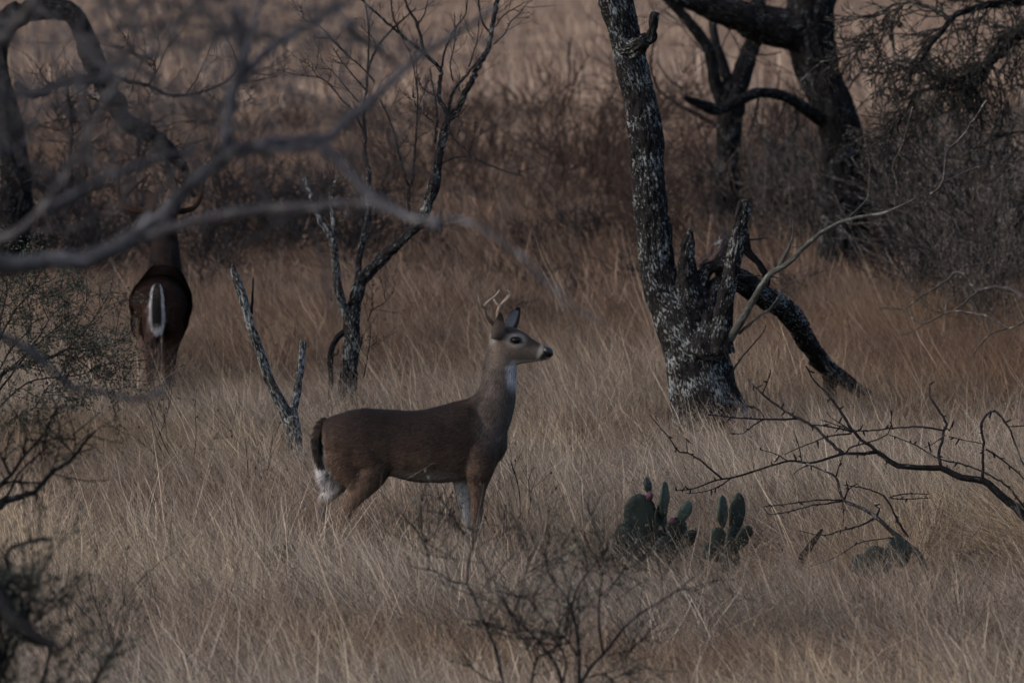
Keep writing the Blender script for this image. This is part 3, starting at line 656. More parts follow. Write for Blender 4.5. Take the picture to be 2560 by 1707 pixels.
# ---- dark low branches on the right
T = Limbs('low_thorn_shrub', 'black thorny branches sweeping low across the grass above the cactus', 'shrub', (2700, gy(29)), 29, 111)
T.limb(V_L, [(2760, 1390), (2600, 1130), (2420, 940), (2330, 840), (2200, 730), (2090, 642), (2000, 630), (1900, 600), (1820, 562), (1680, 560), (1540, 545), (1480, 510), (1415, 458), (1330, 470), (1200, 470), (1100, 500), (980, 530), (860, 515), (740, 545), (600, 590), (480, 625), (380, 640), (250, 690), (130, 706)], 0, 0, M['bark_black'], 'stem', .5, 0, 9,
       widths=[90, 76, 62, 58, 52, 46, 44, 42, 40, 36, 36, 34, 28, 22, 19, 16, 15, 14, 13, 13, 12, 11, 9, 6], ground=True, jit=.1)
Lb = [([(1200, 470), (1100, 380), (1000, 290), (900, 242), (800, 180), (680, 90), (590, -10)], 24, 12), ([(905, 245), (840, 252), (700, 250), (600, 245), (500, 240), (340, 220)], 15, 7), ([(690, 250), (620, 290), (560, 340), (470, 340)], 10, 5), ([(680, 90), (720, -10), (735, -70)], 10, 5), ([(690, 240), (660, 190), (580, 160)], 9, 4),
      ([(1420, 462), (1340, 400), (1262, 330), (1190, 210), (1080, 70), (1010, 0), (960, -90)], 26, 10), ([(1262, 330), (1180, 310), (1060, 290), (980, 285)], 12, 8), ([(1230, 310), (1120, 240), (1090, 205)], 9, 5), ([(1820, 560), (1808, 480), (1825, 400), (1840, 320), (1862, 285), (1800, 180), (1755, 110), (1750, 30)], 24, 10),
      ([(1838, 322), (1700, 300), (1500, 308), (1300, 325), (1180, 295), (1050, 252)], 14, 6), ([(1850, 300), (1875, 325), (1900, 265)], 12, 6), ([(2090, 640), (2092, 520), (2090, 400), (2080, 272), (2165, 200), (2250, 300), (2300, 420), (2350, 540), (2440, 640)], 20, 10), ([(2250, 297), (2400, 290)], 8, 6), ([(2400, 860), (2320, 770), (2250, 680), (2100, 590), (1950, 535), (1820, 505), (1650, 410), (1480, 345)], 18, 6),
      ([(1215, 465), (1240, 430), (1330, 405), (1480, 342), (1510, 200)], 13, 6), ([(1250, 340), (1100, 360), (1000, 400), (930, 425), (820, 475)], 12, 6), ([(930, 520), (915, 430), (880, 320)], 9, 5), ([(840, 515), (760, 470), (670, 445)], 9, 5), ([(420, 630), (350, 570), (280, 510), (200, 465), (150, 460), (80, 360), (30, 310), (-40, 220)], 15, 6), ([(200, 465), (198, 420), (192, 375)], 8, 4), ([(480, 628), (380, 690), (250, 722), (190, 720)], 10, 5), ([(980, 535), (900, 580), (870, 612)], 9, 4), ([(2110, 440), (2200, 500), (2300, 580), (2400, 680)], 12, 8), ([(1850, 350), (1780, 400), (1715, 430)], 8, 4), ([(1870, 360), (2000, 390), (2090, 405)], 8, 6)]
for pts, w0, w1 in Lb: T.limb(V_L, pts, w0, w1, M['twig'], 'branch')
mb = MB()      # nodes and short spurs along the branches
for L in T.lines:
    for k in range(int(len(L)*.35)):
        i = T.rng.integers(1, len(L)); q = P(*L[i]); u = T.rng.normal(size=3); u /= np.linalg.norm(u)
        ln = .012+.03*T.rng.random()**2
        tube(mb, [q-u*.003, q+u*ln*.5, q+u*ln], [.0035, .0045, .002], 4)
part('spurs', mb, M['twig'], T.o)
T = Limbs('fallen_thorn_branch', 'forked dark twiggy branch rising from the grass beside the prickly pear', 'branch', (2330, gy(29.3)), 29.3, 112)
T.limb(V_L, [(1800, 1360), (1700, 1150), (1620, 1060), (1500, 960), (1400, 870), (1300, 810), (1200, 768), (1170, 690), (1150, 620), (1100, 590), (1050, 570), (960, 530)], 0, 0, M['twig_grey'], 'stem', -.2, 0, 8, widths=[44, 40, 36, 30, 26, 22, 19, 18, 17, 14, 12, 9], ground=True, jit=.1)
for pts, w0, w1 in (([(1200, 768), (1100, 765), (1000, 770), (850, 790), (680, 810)], 12, 6), ([(1200, 770), (1100, 785), (1000, 800), (850, 840), (720, 858), (690, 820)], 12, 6), ([(1610, 1000), (1545, 900), (1500, 800), (1460, 745), (1420, 720), (1330, 690), (1200, 670)], 18, 7), ([(1490, 750), (1560, 730), (1640, 725), (1745, 728)], 10, 6), ([(1500, 755), (1600, 760), (1760, 750)], 9, 5), ([(1400, 882), (1300, 930), (1180, 960), (1070, 990), (910, 960)], 14, 6), ([(1205, 765), (1230, 700), (1290, 660)], 14, 6), ([(1230, 700), (1215, 640)], 10, 5), ([(1150, 620), (1170, 550), (1195, 480)], 10, 5), ([(1195, 770), (1200, 860), (1195, 930)], 8, 4), ([(1410, 870), (1430, 820), (1400, 800)], 18, 8), ([(1580, 1010), (1480, 1010), (1300, 1040), (1150, 1130), (950, 1200)], 10, 5)):
    T.limb(V_L, pts, w0, w1, M['twig'], 'branch')
mb = MB()
for L in T.lines:
    for k in range(int(len(L)*.4)):
        i = T.rng.integers(1, len(L)); q = P(*L[i]); u = T.rng.normal(size=3); u /= np.linalg.norm(u); ln = .01+.03*T.rng.random()**2
        tube(mb, [q-u*.003, q+u*ln*.5, q+u*ln], [.0035, .004, .002], 4)
part('spurs', mb, M['twig'], T.o)
T = Limbs('dead_stick', 'short black charred-looking stick poking up between prickly pear and thorn branch', 'stick', (1990, gy(30)), 30, 113)
T.limb(V_L, [(880, 1240), (930, 1150), (985, 1065), (1060, 955)], 48, 30, M['bark_black'], 'stick', 0, .004, 16, ground=True)
T = Limbs('fallen_log', 'pale lichened log lying half buried in grass under the thorn shrub', 'log', (2520, 1395), 30.6, 114)
T.limb(V_L, [(1890, 1075), (2000, 1100), (2120, 1095), (2250, 1110), (2400, 1105), (2560, 1115)], 0, 0, M['bark_lichen'], 'log', .3, .004, 18, widths=[22, 34, 40, 46, 50, 50])
T.limb(V_L, [(2400, 1110), (2420, 1180), (2430, 1260)], 40, 36, M['bark_lichen'], 'limb', 0, .003, 14, ground='end')
T.limb(V_L, [(1990, 1100), (1960, 1180), (1950, 1300)], 30, 26, M['bark_lichen'], 'limb', 0, .003, 14, ground='end')

# dead grey branch tangle in the right-hand thicket
T = Limbs('dead_brush_pile', 'grey dead crooked branches lying over the thicket edge on dry grass', 'branch', (2420, gy(42)), 42, 115)
V_R = view(1900, 600, 3.1364); V_R.s = 3.1364
T.limb(V_R, [(2300, 1300), (2200, 700), (2070, 460), (1980, 400), (1850, 370), (1720, 385), (1640, 320), (1580, 255), (1530, 245)], 50, 20, M['twig_grey'], 'stem', .3, 0, 8, ground=True)
for pts, w0, w1 in (([(1720, 385), (1650, 450), (1560, 530), (1450, 570), (1330, 545)], 24, 10), ([(1530, 250), (1430, 340), (1300, 420), (1200, 490), (1130, 540), (920, 530)], 24, 9), ([(1130, 545), (1200, 610), (1290, 650), (1400, 600), (1500, 560), (1700, 580), (1850, 630), (1960, 690), (2070, 640)], 20, 14), ([(1940, 690), (1800, 740), (1720, 830), (1650, 930), (1610, 980), (1450, 990), (1300, 1040), (1200, 1060)], 18, 7), ([(1590, 210), (1700, 190), (1900, 180)], 14, 7), ([(1290, 650), (1200, 720), (1060, 750)], 12, 6)):
    T.limb(V_R, pts, w0, w1, M['twig_grey'], 'branch')

# ---- shrubs
LG = (.042, .048, .032)
T = Limbs('leafy_shrub', 'small-leaved dark green shrub growing beside the mature buck\'s flank', 'shrub', (-40, gy(35)), 35, 121)
lm = MB(); mb = MB()
T.limb(V_S, [(-100, 1380), (-60, 1000), (0, 720), (140, 650), (280, 610), (400, 552), (500, 560), (640, 530), (760, 488)], 0, 0, M['twig'], 'stem', -.2, 0, 6, widths=[50, 40, 26, 20, 17, 14, 11, 9, 5], ground=True)
stems = [([(-70, 1100), (-60, 700), (20, 450), (110, 300), (200, 200), (330, 130)], 24, 6), ([(280, 610), (390, 560), (500, 450), (640, 250)], 10, 5), ([(-80, 900), (100, 660), (230, 480), (330, 330), (500, 250)], 16, 5), ([(0, 720), (180, 560), (330, 430), (480, 330), (540, 200)], 13, 5), ([(-60, 950), (150, 760), (330, 720), (500, 700), (590, 640)], 13, 5), ([(140, 650), (330, 590), (450, 610), (600, 720), (700, 740)], 10, 5), ([(-60, 700), (0, 400), (40, 200), (20, 60)], 16, 6), ([(-60, 800), (60, 560), (180, 420), (160, 240)], 14, 5), ([(-90, 1200), (60, 980), (200, 900), (300, 760), (420, 700)], 14, 5)]
for pts, w0, w1 in stems: T.limb(V_S, pts, w0, w1, M['twig'], 'stem')
for L in T.lines:
    T.spawn(mb, np.array([list(P(x, y, d))+[.004] for x, y, d in L]), 17, .28, 1, .1, .3, .2, .5, (2, 3), leaves=(lm, 75, .017, LG))
part('twigs', mb, M['twig'], T.o); part('leaves', lm, M['leaf'], T.o, False)
T = Limbs('dark_left_shrub', 'blurred black bare branches of a shrub left of the snag, below the leafy shrub', 'shrub', (-180, gy(21)), 21, 122)
T.limb(V_S, [(-500, 3000), (-420, 2200), (-200, 1650), (0, 1480), (200, 1400), (300, 1290), (420, 1210), (520, 1090), (572, 1035)], 0, 0, M['bark_black'], 'stem', .3, 0, 8, widths=[90, 80, 62, 48, 36, 30, 24, 18, 10], ground=True)
for pts, w0, w1 in (([(-200, 1640), (-60, 1440), (60, 1300), (150, 1180), (250, 1070), (310, 960), (360, 880)], 34, 12), ([(-60, 1440), (30, 1350), (120, 1340), (240, 1350)], 22, 10), ([(150, 1180), (160, 1090), (300, 1110)], 16, 10), ([(60, 1300), (0, 1180), (-60, 1040)], 20, 10), ([(-40, 1480), (60, 1400), (110, 1290), (230, 1180), (300, 1110)], 20, 9), ([(420, 1210), (450, 1090), (420, 1030)], 10, 6), ([(300, 1290), (350, 1150), (370, 1060)], 10, 6)):
    T.limb(V_S, pts, w0, w1, M['bark_black'], 'branch')
mb = MB(); lm = MB()
for L in T.lines: T.spawn(mb, np.array([list(P(x, y, d))+[.005] for x, y, d in L]), 6, .16, 1, .1, .3, .3, .5, (1, 2), leaves=(lm, 18, .014, LG), minr=.0016)
part('twigs', mb, M['bark_black'], T.o); part('leaves', lm, M['leaf'], T.o, False)
T = Limbs('foreground_bush', 'sparse grey-green out-of-focus bush growing in front of the young buck\'s forelegs', 'bush', (1420, gy(20.5)), 20.5, 123)
V_Fs = V_F
lm = MB(); mb = MB()
fs = [([(1380, 2850), (1390, 2100), (1400, 1650), (1500, 1400), (1620, 1270), (1750, 1100), (1880, 980), (2050, 880), (2180, 790), (2290, 700)], 46, 10), ([(1395, 2100), (1430, 1650), (1435, 1400), (1430, 1200), (1380, 950), (1320, 830), (1220, 700), (1190, 520), (1260, 330)], 44, 8),
      ([(1380, 2700), (1050, 1900), (880, 1500), (820, 1250), (760, 1100), (690, 930), (610, 770), (480, 740), (380, 670), (200, 630), (180, 560)], 36, 10), ([(610, 770), (620, 620), (660, 420), (640, 330)], 18, 8), ([(1250, 2000), (1300, 1480), (1150, 1200), (950, 1000), (880, 860), (790, 710), (700, 560)], 34, 10), ([(1610, 1270), (1585, 1100), (1580, 900), (1600, 700), (1540, 520)], 20, 8), ([(1060, 1900), (1090, 1450), (1140, 1290), (1240, 1240), (1330, 1100), (1360, 960)], 26, 9),
      ([(1500, 1450), (1620, 1420), (1700, 1520)], 16, 9), ([(1640, 1290), (1760, 1260), (1850, 1270)], 12, 7), ([(950, 990), (1010, 830), (1050, 640), (1130, 460)], 16, 7), ([(1370, 930), (1440, 760), (1560, 600), (1650, 480)], 16, 7), ([(1120, 1160), (1000, 1160), (950, 1080)], 14, 8), ([(330, 660), (320, 520), (300, 400)], 12, 6), ([(1580, 860), (1680, 760), (1780, 620)], 12, 6), ([(1320, 1480), (1330, 1300), (1200, 1100)], 18, 9), ([(1430, 1300), (1330, 1160), (1250, 1080)], 14, 7)]
for i, (pts, w0, w1) in enumerate(fs): T.limb(V_F, pts, w0, w1, M['twig'], 'stem', sides=7, ground=(i == 0), jit=.08)
for L in T.lines: T.spawn(mb, np.array([list(P(x, y, d))+[.003] for x, y, d in L]), 9, .19, 1, .3, .3, .45, .5, (1, 3), leaves=(lm, 26, .013, (.085, .09, .068)), minr=.0014)
part('twigs', mb, M['twig'], T.o); part('leaves', lm, M['leaf'], T.o, False)
T = Limbs('corner_shrub', 'dark leafy shrub in the grass at the bottom left edge, very near', 'shrub', (-60, gy(17)), 17, 124)
lm = MB(); mb = MB()
for i, (pts, w0, w1) in enumerate((([(-80, 2600), (-60, 2000), (-20, 1750), (20, 1600), (30, 1480), (20, 1380), (90, 1350), (130, 1345)], 40, 8), ([(-60, 2000), (60, 1800), (110, 1690), (130, 1600)], 22, 7), ([(-60, 2200), (150, 1850), (250, 1680), (300, 1600)], 20, 7), ([(-60, 1900), (0, 1700), (60, 1560), (80, 1440)], 20, 6), ([(-20, 1750), (-10, 1560), (40, 1450)], 18, 6))):
    T.limb(view(0, 0, 1.0) if False else V_FULL, [(x*.91875, y*.91875) for x, y in pts], w0, w1, M['bark_black'], 'stem', ground=(i == 0))
T.limb(V_FULL, [(-60, 1900), (-40, 1500), (-10, 1330), (20, 1400), (60, 1455), (120, 1480)], 0, 0, M['bark_black'], 'limb', 0, 0, 12, widths=[90, 80, 70, 66, 44, 14])
for L in T.lines: T.spawn(mb, np.array([list(P(x, y, d))+[.004] for x, y, d in L]), 20, .18, 1, .3, .3, .3, .5, (1, 3), leaves=(lm, 60, .015, (.035, .04, .03)), minr=.0014)
part('twigs', mb, M['bark_black'], T.o); part('leaves', lm, M['leaf'], T.o, False)

# bare brush in the middle distance: four kinds, copied
def brush(kind, seed, mat, h, stems, lvl, r0, kink=.22, spread=.75, minr=.004):
    o = empty('brush_shrub', (0, 0, 0), '', 'shrub')
    rng = np.random.default_rng(seed); mb = MB(); sm = MB()
    for k in range(stems):
        a = rng.random()*6.28; t = .15+.55*rng.random()
        d = np.array([math.cos(a)*t, math.sin(a)*t, 1.])
        b = np.array([math.cos(a)*.1*rng.random(), math.sin(a)*.1*rng.random(), -.05])
        p = twig(sm, b, d, h*(.6+.4*rng.random()), r0, rng, 0, 5, kink*.7)
        for q in range(5):
            i = rng.integers(len(p)//5, len(p)-1); tt = p[i+1]-p[i]; tt /= np.linalg.norm(tt); ax = rng.normal(size=3)
            twig(mb, p[i], tt+ax*.6*spread, h*(.25+.3*rng.random()), r0*.5, rng, lvl, 4, kink, (2, 3), .25, spread, minr=minr)
    part('stems', sm, mat, o, local=True); part('twigs', mb, mat, o, local=True)
    return o
BR = [brush(0, 201, M['twig_red'], 1.5, 8, 2, .013, minr=.0042), brush(1, 202, M['twig_grey'], 1.5, 9, 1, .010, .16, .55, .0042), brush(2, 203, M['twig'], 1.3, 9, 2, .016, .24, .8, .005), brush(3, 204, M['twig_red'], 1.0, 10, 1, .011, .28, .9, .006)]
KN = ['russet bare brush', 'pale grey upright brush', 'blackish bare brush', 'low reddish brush']
def zone(x):
    for lim, t in ((160, 'behind the arching black tree\'s trunk'), (340, 'under the arching black limb'), (500, 'behind the mature buck\'s antlers'), (680, 'between the mature buck and the slender tree'), (850, 'behind the slender tree\'s leftmost stem'), (1080, 'behind the slender tree\'s main stems'),
                   (1290, 'right of the slender tree\'s leaning limb'), (1480, 'left of the leaning mesquite trunk'), (1700, 'directly behind the leaning mesquite trunk'), (1860, 'beside the forked mesquite trunk'), (2000, 'between the forked and the old mesquite'), (2160, 'at the foot of the old mesquite'), (2290, 'just right of the old mesquite'), (2420, 'below the lichen-hung twigs'), (9999, 'behind the dead grey brush pile')):
        if x < lim: return t
def hword(h): return 'knee-high' if h < .62 else 'waist-high' if h < 1.0 else 'chest-high' if h < 1.35 else 'tall'
KG = ['russet brush behind the trees', 'pale grey brush in the right thicket', 'blackish brush below the trees', 'low reddish brush at the field edge']
spots = []
def sp(kind, x, d, s): spots.append((kind, x, d, s))
for x, d, s in ((1480, 76, 1.15), (1400, 74, 1.0), (1540, 72, .9), (1250, 66, .7), (1420, 62, .6), (1560, 60, .55), (1100, 72, .8), (960, 66, .65), (1650, 66, .7), (1690, 60, .6), (1760, 70, .9), (1930, 66, .9), (840, 64, .7), (1010, 74, .8), (1230, 80, .9)): sp(0, x, d, s)
for x, d, s in ((1880, 62, .85), (1960, 62, .9), (2040, 59, .75), (2110, 59, .9), (2350, 55, .9), (2390, 57, 1.05), (2330, 51, .95), (2400, 53, 1.1), (2470, 51, 1.0), (2540, 50, 1.0), (2440, 48, .65), (2380, 47, .7), (2500, 46, .7), (2240, 61, 1.0), (2300, 60, 1.2), (2440, 58, 1.2), (2560, 56, 1.2), (1850, 58, .5), (2060, 62, .9)): sp(1, x, d, s)
for x, d, s in ((620, 62, .7), (700, 60, .62), (780, 62, .65), (540, 64, .7), (460, 66, .8), (120, 60, .75), (200, 64, .7), (60, 56, .75), (300, 68, .8), (560, 56, .4), (860, 58, .45), (2360, 50, .6), (2480, 54, .8), (2320, 62, .8), (400, 60, .5), (500, 58, .5), (590, 61, .5), (740, 64, .6), (250, 57, .75), (180, 55, .6), (900, 61, .7), (2340, 60, 1.0), (2420, 56, 1.1), (2540, 53, 1.0), (2330, 53, .8), (2330, 56, .9), (1900, 64, .9), (2010, 60, .8), (2300, 50, .55), (2470, 48, .6), (2080, 60, .9), (1960, 66, 1.0), (1760, 62, .6), (1580, 63, .6), (1480, 60, .45), (1300, 59, .4), (1060, 60, .45), (520, 52, .35), (650, 51, .32), (760, 50, .3), (930, 52, .35), (1120, 51, .3), (1300, 53, .35), (1430, 51, .3), (1560, 54, .4), (1680, 52, .35), (840, 47, .25), (1240, 48, .25), (1380, 46, .22), (600, 46, .25), (1950, 50, .4), (1990, 47, .3)): sp(2, x, d, s)
for x, d, s in ((150, 92, .9), (260, 96, .9), (380, 90, .9), (480, 98, 1), (600, 94, .8), (760, 98, .8), (920, 98, .7), (1130, 100, 1), (1250, 96, .9), (1350, 104, .9), (1620, 96, .9), (1720, 100, 1), (2000, 98, 1), (2260, 95, 1.0), (2440, 100, 1), (660, 84, .8), (320, 82, .8), (900, 82, .7), (200, 80, .8)): sp(3, x, d, s)
seen = set(); brng = random.Random(5)
for kind, x, d, s in spots:
    o = BR[kind] if kind not in seen else copy_tree(BR[kind]); seen.add(kind)
    wx = (x-CX)/FPX*d
    o.location = (wx, d, gz(wx, d)); o.rotation_euler = (0, 0, brng.random()*6.28); o.scale = (s*(1+.3*brng.random()),)*2+(s,)
    o['label'] = hword(s*(1.5, 1.5, 1.3, 1.0)[kind])+' '+KN[kind]+(' by the pale field' if kind == 3 else '')+' '+zone(x); o['group'] = KG[kind]; o['category'] = 'shrub'

# weeds
def weed(px, d, h, seed, label, mat='twig'):
    rng = np.random.default_rng(seed); b = P(px, gy(d), d); b[2] = gz(b[0], b[1])
    o = empty('weed', b, label, 'weed'); mb = MB(); hm = MB()
    for k in range(3):
        p = twig(mb, b+rng.normal(size=3)*[.02, .02, 0], np.array([rng.normal()*.25, rng.normal()*.2, 1]), h*(.7+.3*rng.random()), .004, rng, 2, 4, .16, (2, 3), .3, .7, minr=.0013)
    for v in mb.v[2::3]:
        q = v[-1]; u = rng.normal(size=3)*.004; tube(hm, [q-[0, 0, .005], q+u, q+u+[0, 0, .008]], [.002, .0055, .002], 5)
    part('stems', mb, M[mat], o); part('seed_heads', hm, M['twig_red'], o)
weed(470, 33.5, .62, 301, 'dark dead weed in the grass left of the forked snag')
weed(1310, 31.0, .50, 302, 'dark wiry weed in the grass just ahead of the young buck\'s chest')
weed(1080, 30.9, .42, 303, 'brown wiry weed in the shade under the young buck\'s belly', 'twig_red')
weed(620, 32.0, .5, 304, 'wiry weed in the grass at the foot of the forked snag', 'twig_red')
weed(1250, 30.6, .36, 305, 'low tangled weed between the young buck\'s forelegs and the cactus', 'twig_red')
weed(300, 24.5, .55, 306, 'blackish dead weed standing near the corner shrub')
weed(1690, 35.5, .5, 307, 'thin dark weed at the foot of the leaning mesquite')

# ------------------------------------------------------------------ prickly pears
def pad(mb, sp_, c, rx, ry, tilt, thick, yaw, rng, col):
    """flattened obovate pad; c = centre, in-plane half sizes rx, ry"""
    nu, nv = 20, 9; v = []
    for i in range(nv+1):
        lat = -math.pi/2+math.pi*i/nv
        for j in range(nu):
            lon = 2*math.pi*j/nu
            z = math.sin(lat); rr = math.cos(lat)
            wx = rr*math.cos(lon); wy = rr*math.sin(lon)
            nar = .80+.20*min(1, (z+1)/1.1)
            v.append((wx*rx*nar, (abs(wy)**.8)*math.copysign(1, wy)*thick, z*ry))
    v = np.array(v); v += np.array([mnoise.noise_vector(Vector(p)*14+Vector((rng.random()*9, 0, 0))) for p in v])*.009
    cy, sy = math.cos(yaw), math.sin(yaw); ct_, st_ = math.cos(tilt), math.sin(tilt)
    Rz = np.array([[cy, -sy, 0], [sy, cy, 0], [0, 0, 1]]); Ry = np.array([[ct_, 0, st_], [0, 1, 0], [-st_, 0, ct_]])
    R = Ry@Rz; w = v@R.T+c
    i = np.arange(nv)[:, None]*nu; j = np.arange(nu)[None, :]; q = np.stack([i+j, i+(j+1) % nu, i+nu+(j+1) % nu, i+nu+j], -1).reshape(-1, 4)
    mb.add(w, q, None, None, col)
    for k in range(46):                       # areoles with spines
        th = rng.random()*6.28; r_ = math.sqrt(rng.random())*.98; x_ = r_*math.cos(th)*rx; z_ = r_*math.sin(th)*ry; s_ = 1 if rng.random() < .5 else -1
        y_ = s_*thick*math.sqrt(max(0.02, 1-r_*r_)); p = R@np.array([x_, y_, z_])+c; n = R@np.array([x_*.6, s_*.7*rx, z_*.5]); n /= np.linalg.norm(n)
        for t in range(2):
            u = n+rng.normal(size=3)*.4; u /= np.linalg.norm(u); a_ = np.cross(u, [0, 0, 1.])+1e-4; a_ = a_/np.linalg.norm(a_)*.0012
            sp_.add([p-a_, p+a_, p+u*(.014+.014*rng.random())], None, [[0, 1, 2]], None, (.34, .29, .2))
def cactus(name, label, base_px, d, pads, seed, fruits=(), vw=V_P):
    b = P(base_px, gy(d), d); b[2] = gz(b[0], b[1]); o = empty(name, b, label, 'cactus'); rng = random.Random(seed); nr = np.random.default_rng(seed)
    sp_ = MB()
    for (x, y, rx, ry, tl, yaw, col) in pads:
        fx, fy = vw((x, y)); dd = d+rng.uniform(-.05, .05); k = d/FPX/vw.s; mb = MB()
        class R_:
            random = staticmethod(nr.random); normal = staticmethod(nr.normal)
        pad(mb, sp_, P(fx, fy, dd), 1.12*(max(rx, ry*.62)*k if abs(math.sin(yaw)) > .6 else rx*k), 1.1*ry*k, tl, .014, yaw, R_, col)
        part('pad', mb, M['cactus'], o)
    for (x, y, r) in fruits:
        fx, fy = vw((x, y)); c = P(fx, fy, d-.02); k = r*d/FPX/vw.s; mb = MB()
        tube(mb, [c-[0, 0, k*1.2], c-[0, 0, k*.6], c, c+[0, 0, k*.8], c+[0, 0, k]], [k*.5, k*.85, k, k*.8, k*.45], 10, c=(.10, .035, .055)); part('fruit', mb, M['cactus'], o)
    s_ = part('spines', sp_, M['leaf'], o, False); s_['kind'] = 'stuff'
    return o
G1, G2, G3 = (.014, .022, .016), (.026, .038, .029), (.06, .088, .070)
cactus('prickly_pear', 'prickly pear with a broad dark upright pad and red fruit beside the thorn branches', 1625, 30.4,
       [(590, 640, 190, 250, -.05, .1, G1), (885, 440, 62, 205, .03, 1.2, G2), (1135, 590, 78, 130, .45, .5, G3), (1020, 830, 135, 160, .3, .3, (.014, .02, .013)), (684, 262, 34, 92, -.25, 1.0, G2), (620, 960, 150, 150, -.2, .5, G1), (330, 1060, 90, 150, .5, .5, G1), (880, 1080, 130, 190, .15, .3, G1), (640, 1200, 130, 180, 0, .9, G1), (840, 700, 70, 190, -.05, 1.0, G1), (420, 880, 120, 140, -.6, .2, G1), (1060, 1080, 120, 140, .5, .3, G1), (1180, 920, 90, 120, .7, .5, G1), (480, 1180, 130, 150, .3, .5, G1), (760, 840, 150, 150, .2, .1, G1)], 401, [(706, 385, 46), (985, 690, 34)])
cactus('prickly_pear', 'smaller prickly pear with two blackish leaning pads, right of the red-fruited one', 1830, 30.1,
       [(1775, 610, 100, 235, .12, .4, (.016, .022, .015)), (1600, 580, 66, 180, -.02, 1.1, G2), (1560, 930, 110, 140, -.3, .4, G1), (1720, 960, 110, 190, .1, .6, G1), (1690, 1210, 120, 170, 0, .3, G1), (1850, 900, 90, 150, .5, .4, G1), (1460, 1080, 100, 120, -.6, .4, G1)], 402)
cactus('prickly_pear', 'prickly pear nearly buried in grass below the young buck\'s hind legs', 705, 28.4, [(-3850, 1120, 120, 110, -.3, .3, G2), (-3740, 1070, 110, 100, .4, .4, G2), (-3700, 1240, 140, 130, .3, .4, G1), (-3800, 1380, 140, 170, .1, .5, G1), (-3790, 1600, 140, 170, .1, .5, G1), (-3790, 1800, 120, 150, 0, .2, G1)], 403)
cactus('prickly_pear', 'low dark prickly pear under the thorn shrub beside the fallen log', 2250, 29.0, [(3500, 1160, 190, 130, .5, .3, G1), (3750, 1080, 160, 170, -.3, .3, G1), (3300, 1240, 130, 130, -.5, .4, G1), (3560, 1400, 180, 190, .1, .4, G1), (3560, 1600, 160, 190, .1, .4, G1)], 404)

# ------------------------------------------------------------------ deer
SV = 1165.0
def dl(vx, vy, y=0.): return np.array([(vx-620)/SV, y, (1658-vy)/SV])
def ring_loft(mb, rings, nseg=28):
    """rings: (centre, axis-a vector, axis-b vector)"""
    th = np.arange(nseg)*2*math.pi/nseg; v = []
    for c, a, b in rings: v.append(c+np.outer(np.cos(th), a)+np.outer(np.sin(th), b))
    v = np.concatenate(v); n = len(rings)
    i = np.arange(n-1)[:, None]*nseg; j = np.arange(nseg)[None, :]
    q = np.stack([i+j, i+(j+1) % nseg, i+nseg+(j+1) % nseg, i+nseg+j], -1).reshape(-1, 4)
    k = len(v); v = np.concatenate([v, [rings[0][0], rings[-1][0]]]); jj = np.arange(nseg); e = (n-1)*nseg
    t = np.concatenate([np.stack([np.full(nseg, k), (jj+1) % nseg, jj], -1), np.stack([np.full(nseg, k+1), e+jj, e+(jj+1) % nseg], -1)])
    mb.add(v, q, t)
def sst(a, b, x): t = np.clip((x-a)/(b-a), 0, 1); return t*t*(3-2*t)
def blob(vx, vy, cx, cy, rx, ry, soft=.5):
    q = np.sqrt(((vx-cx)/rx)**2+((vy-cy)/ry)**2); return 1-sst(1-soft, 1+soft, q)

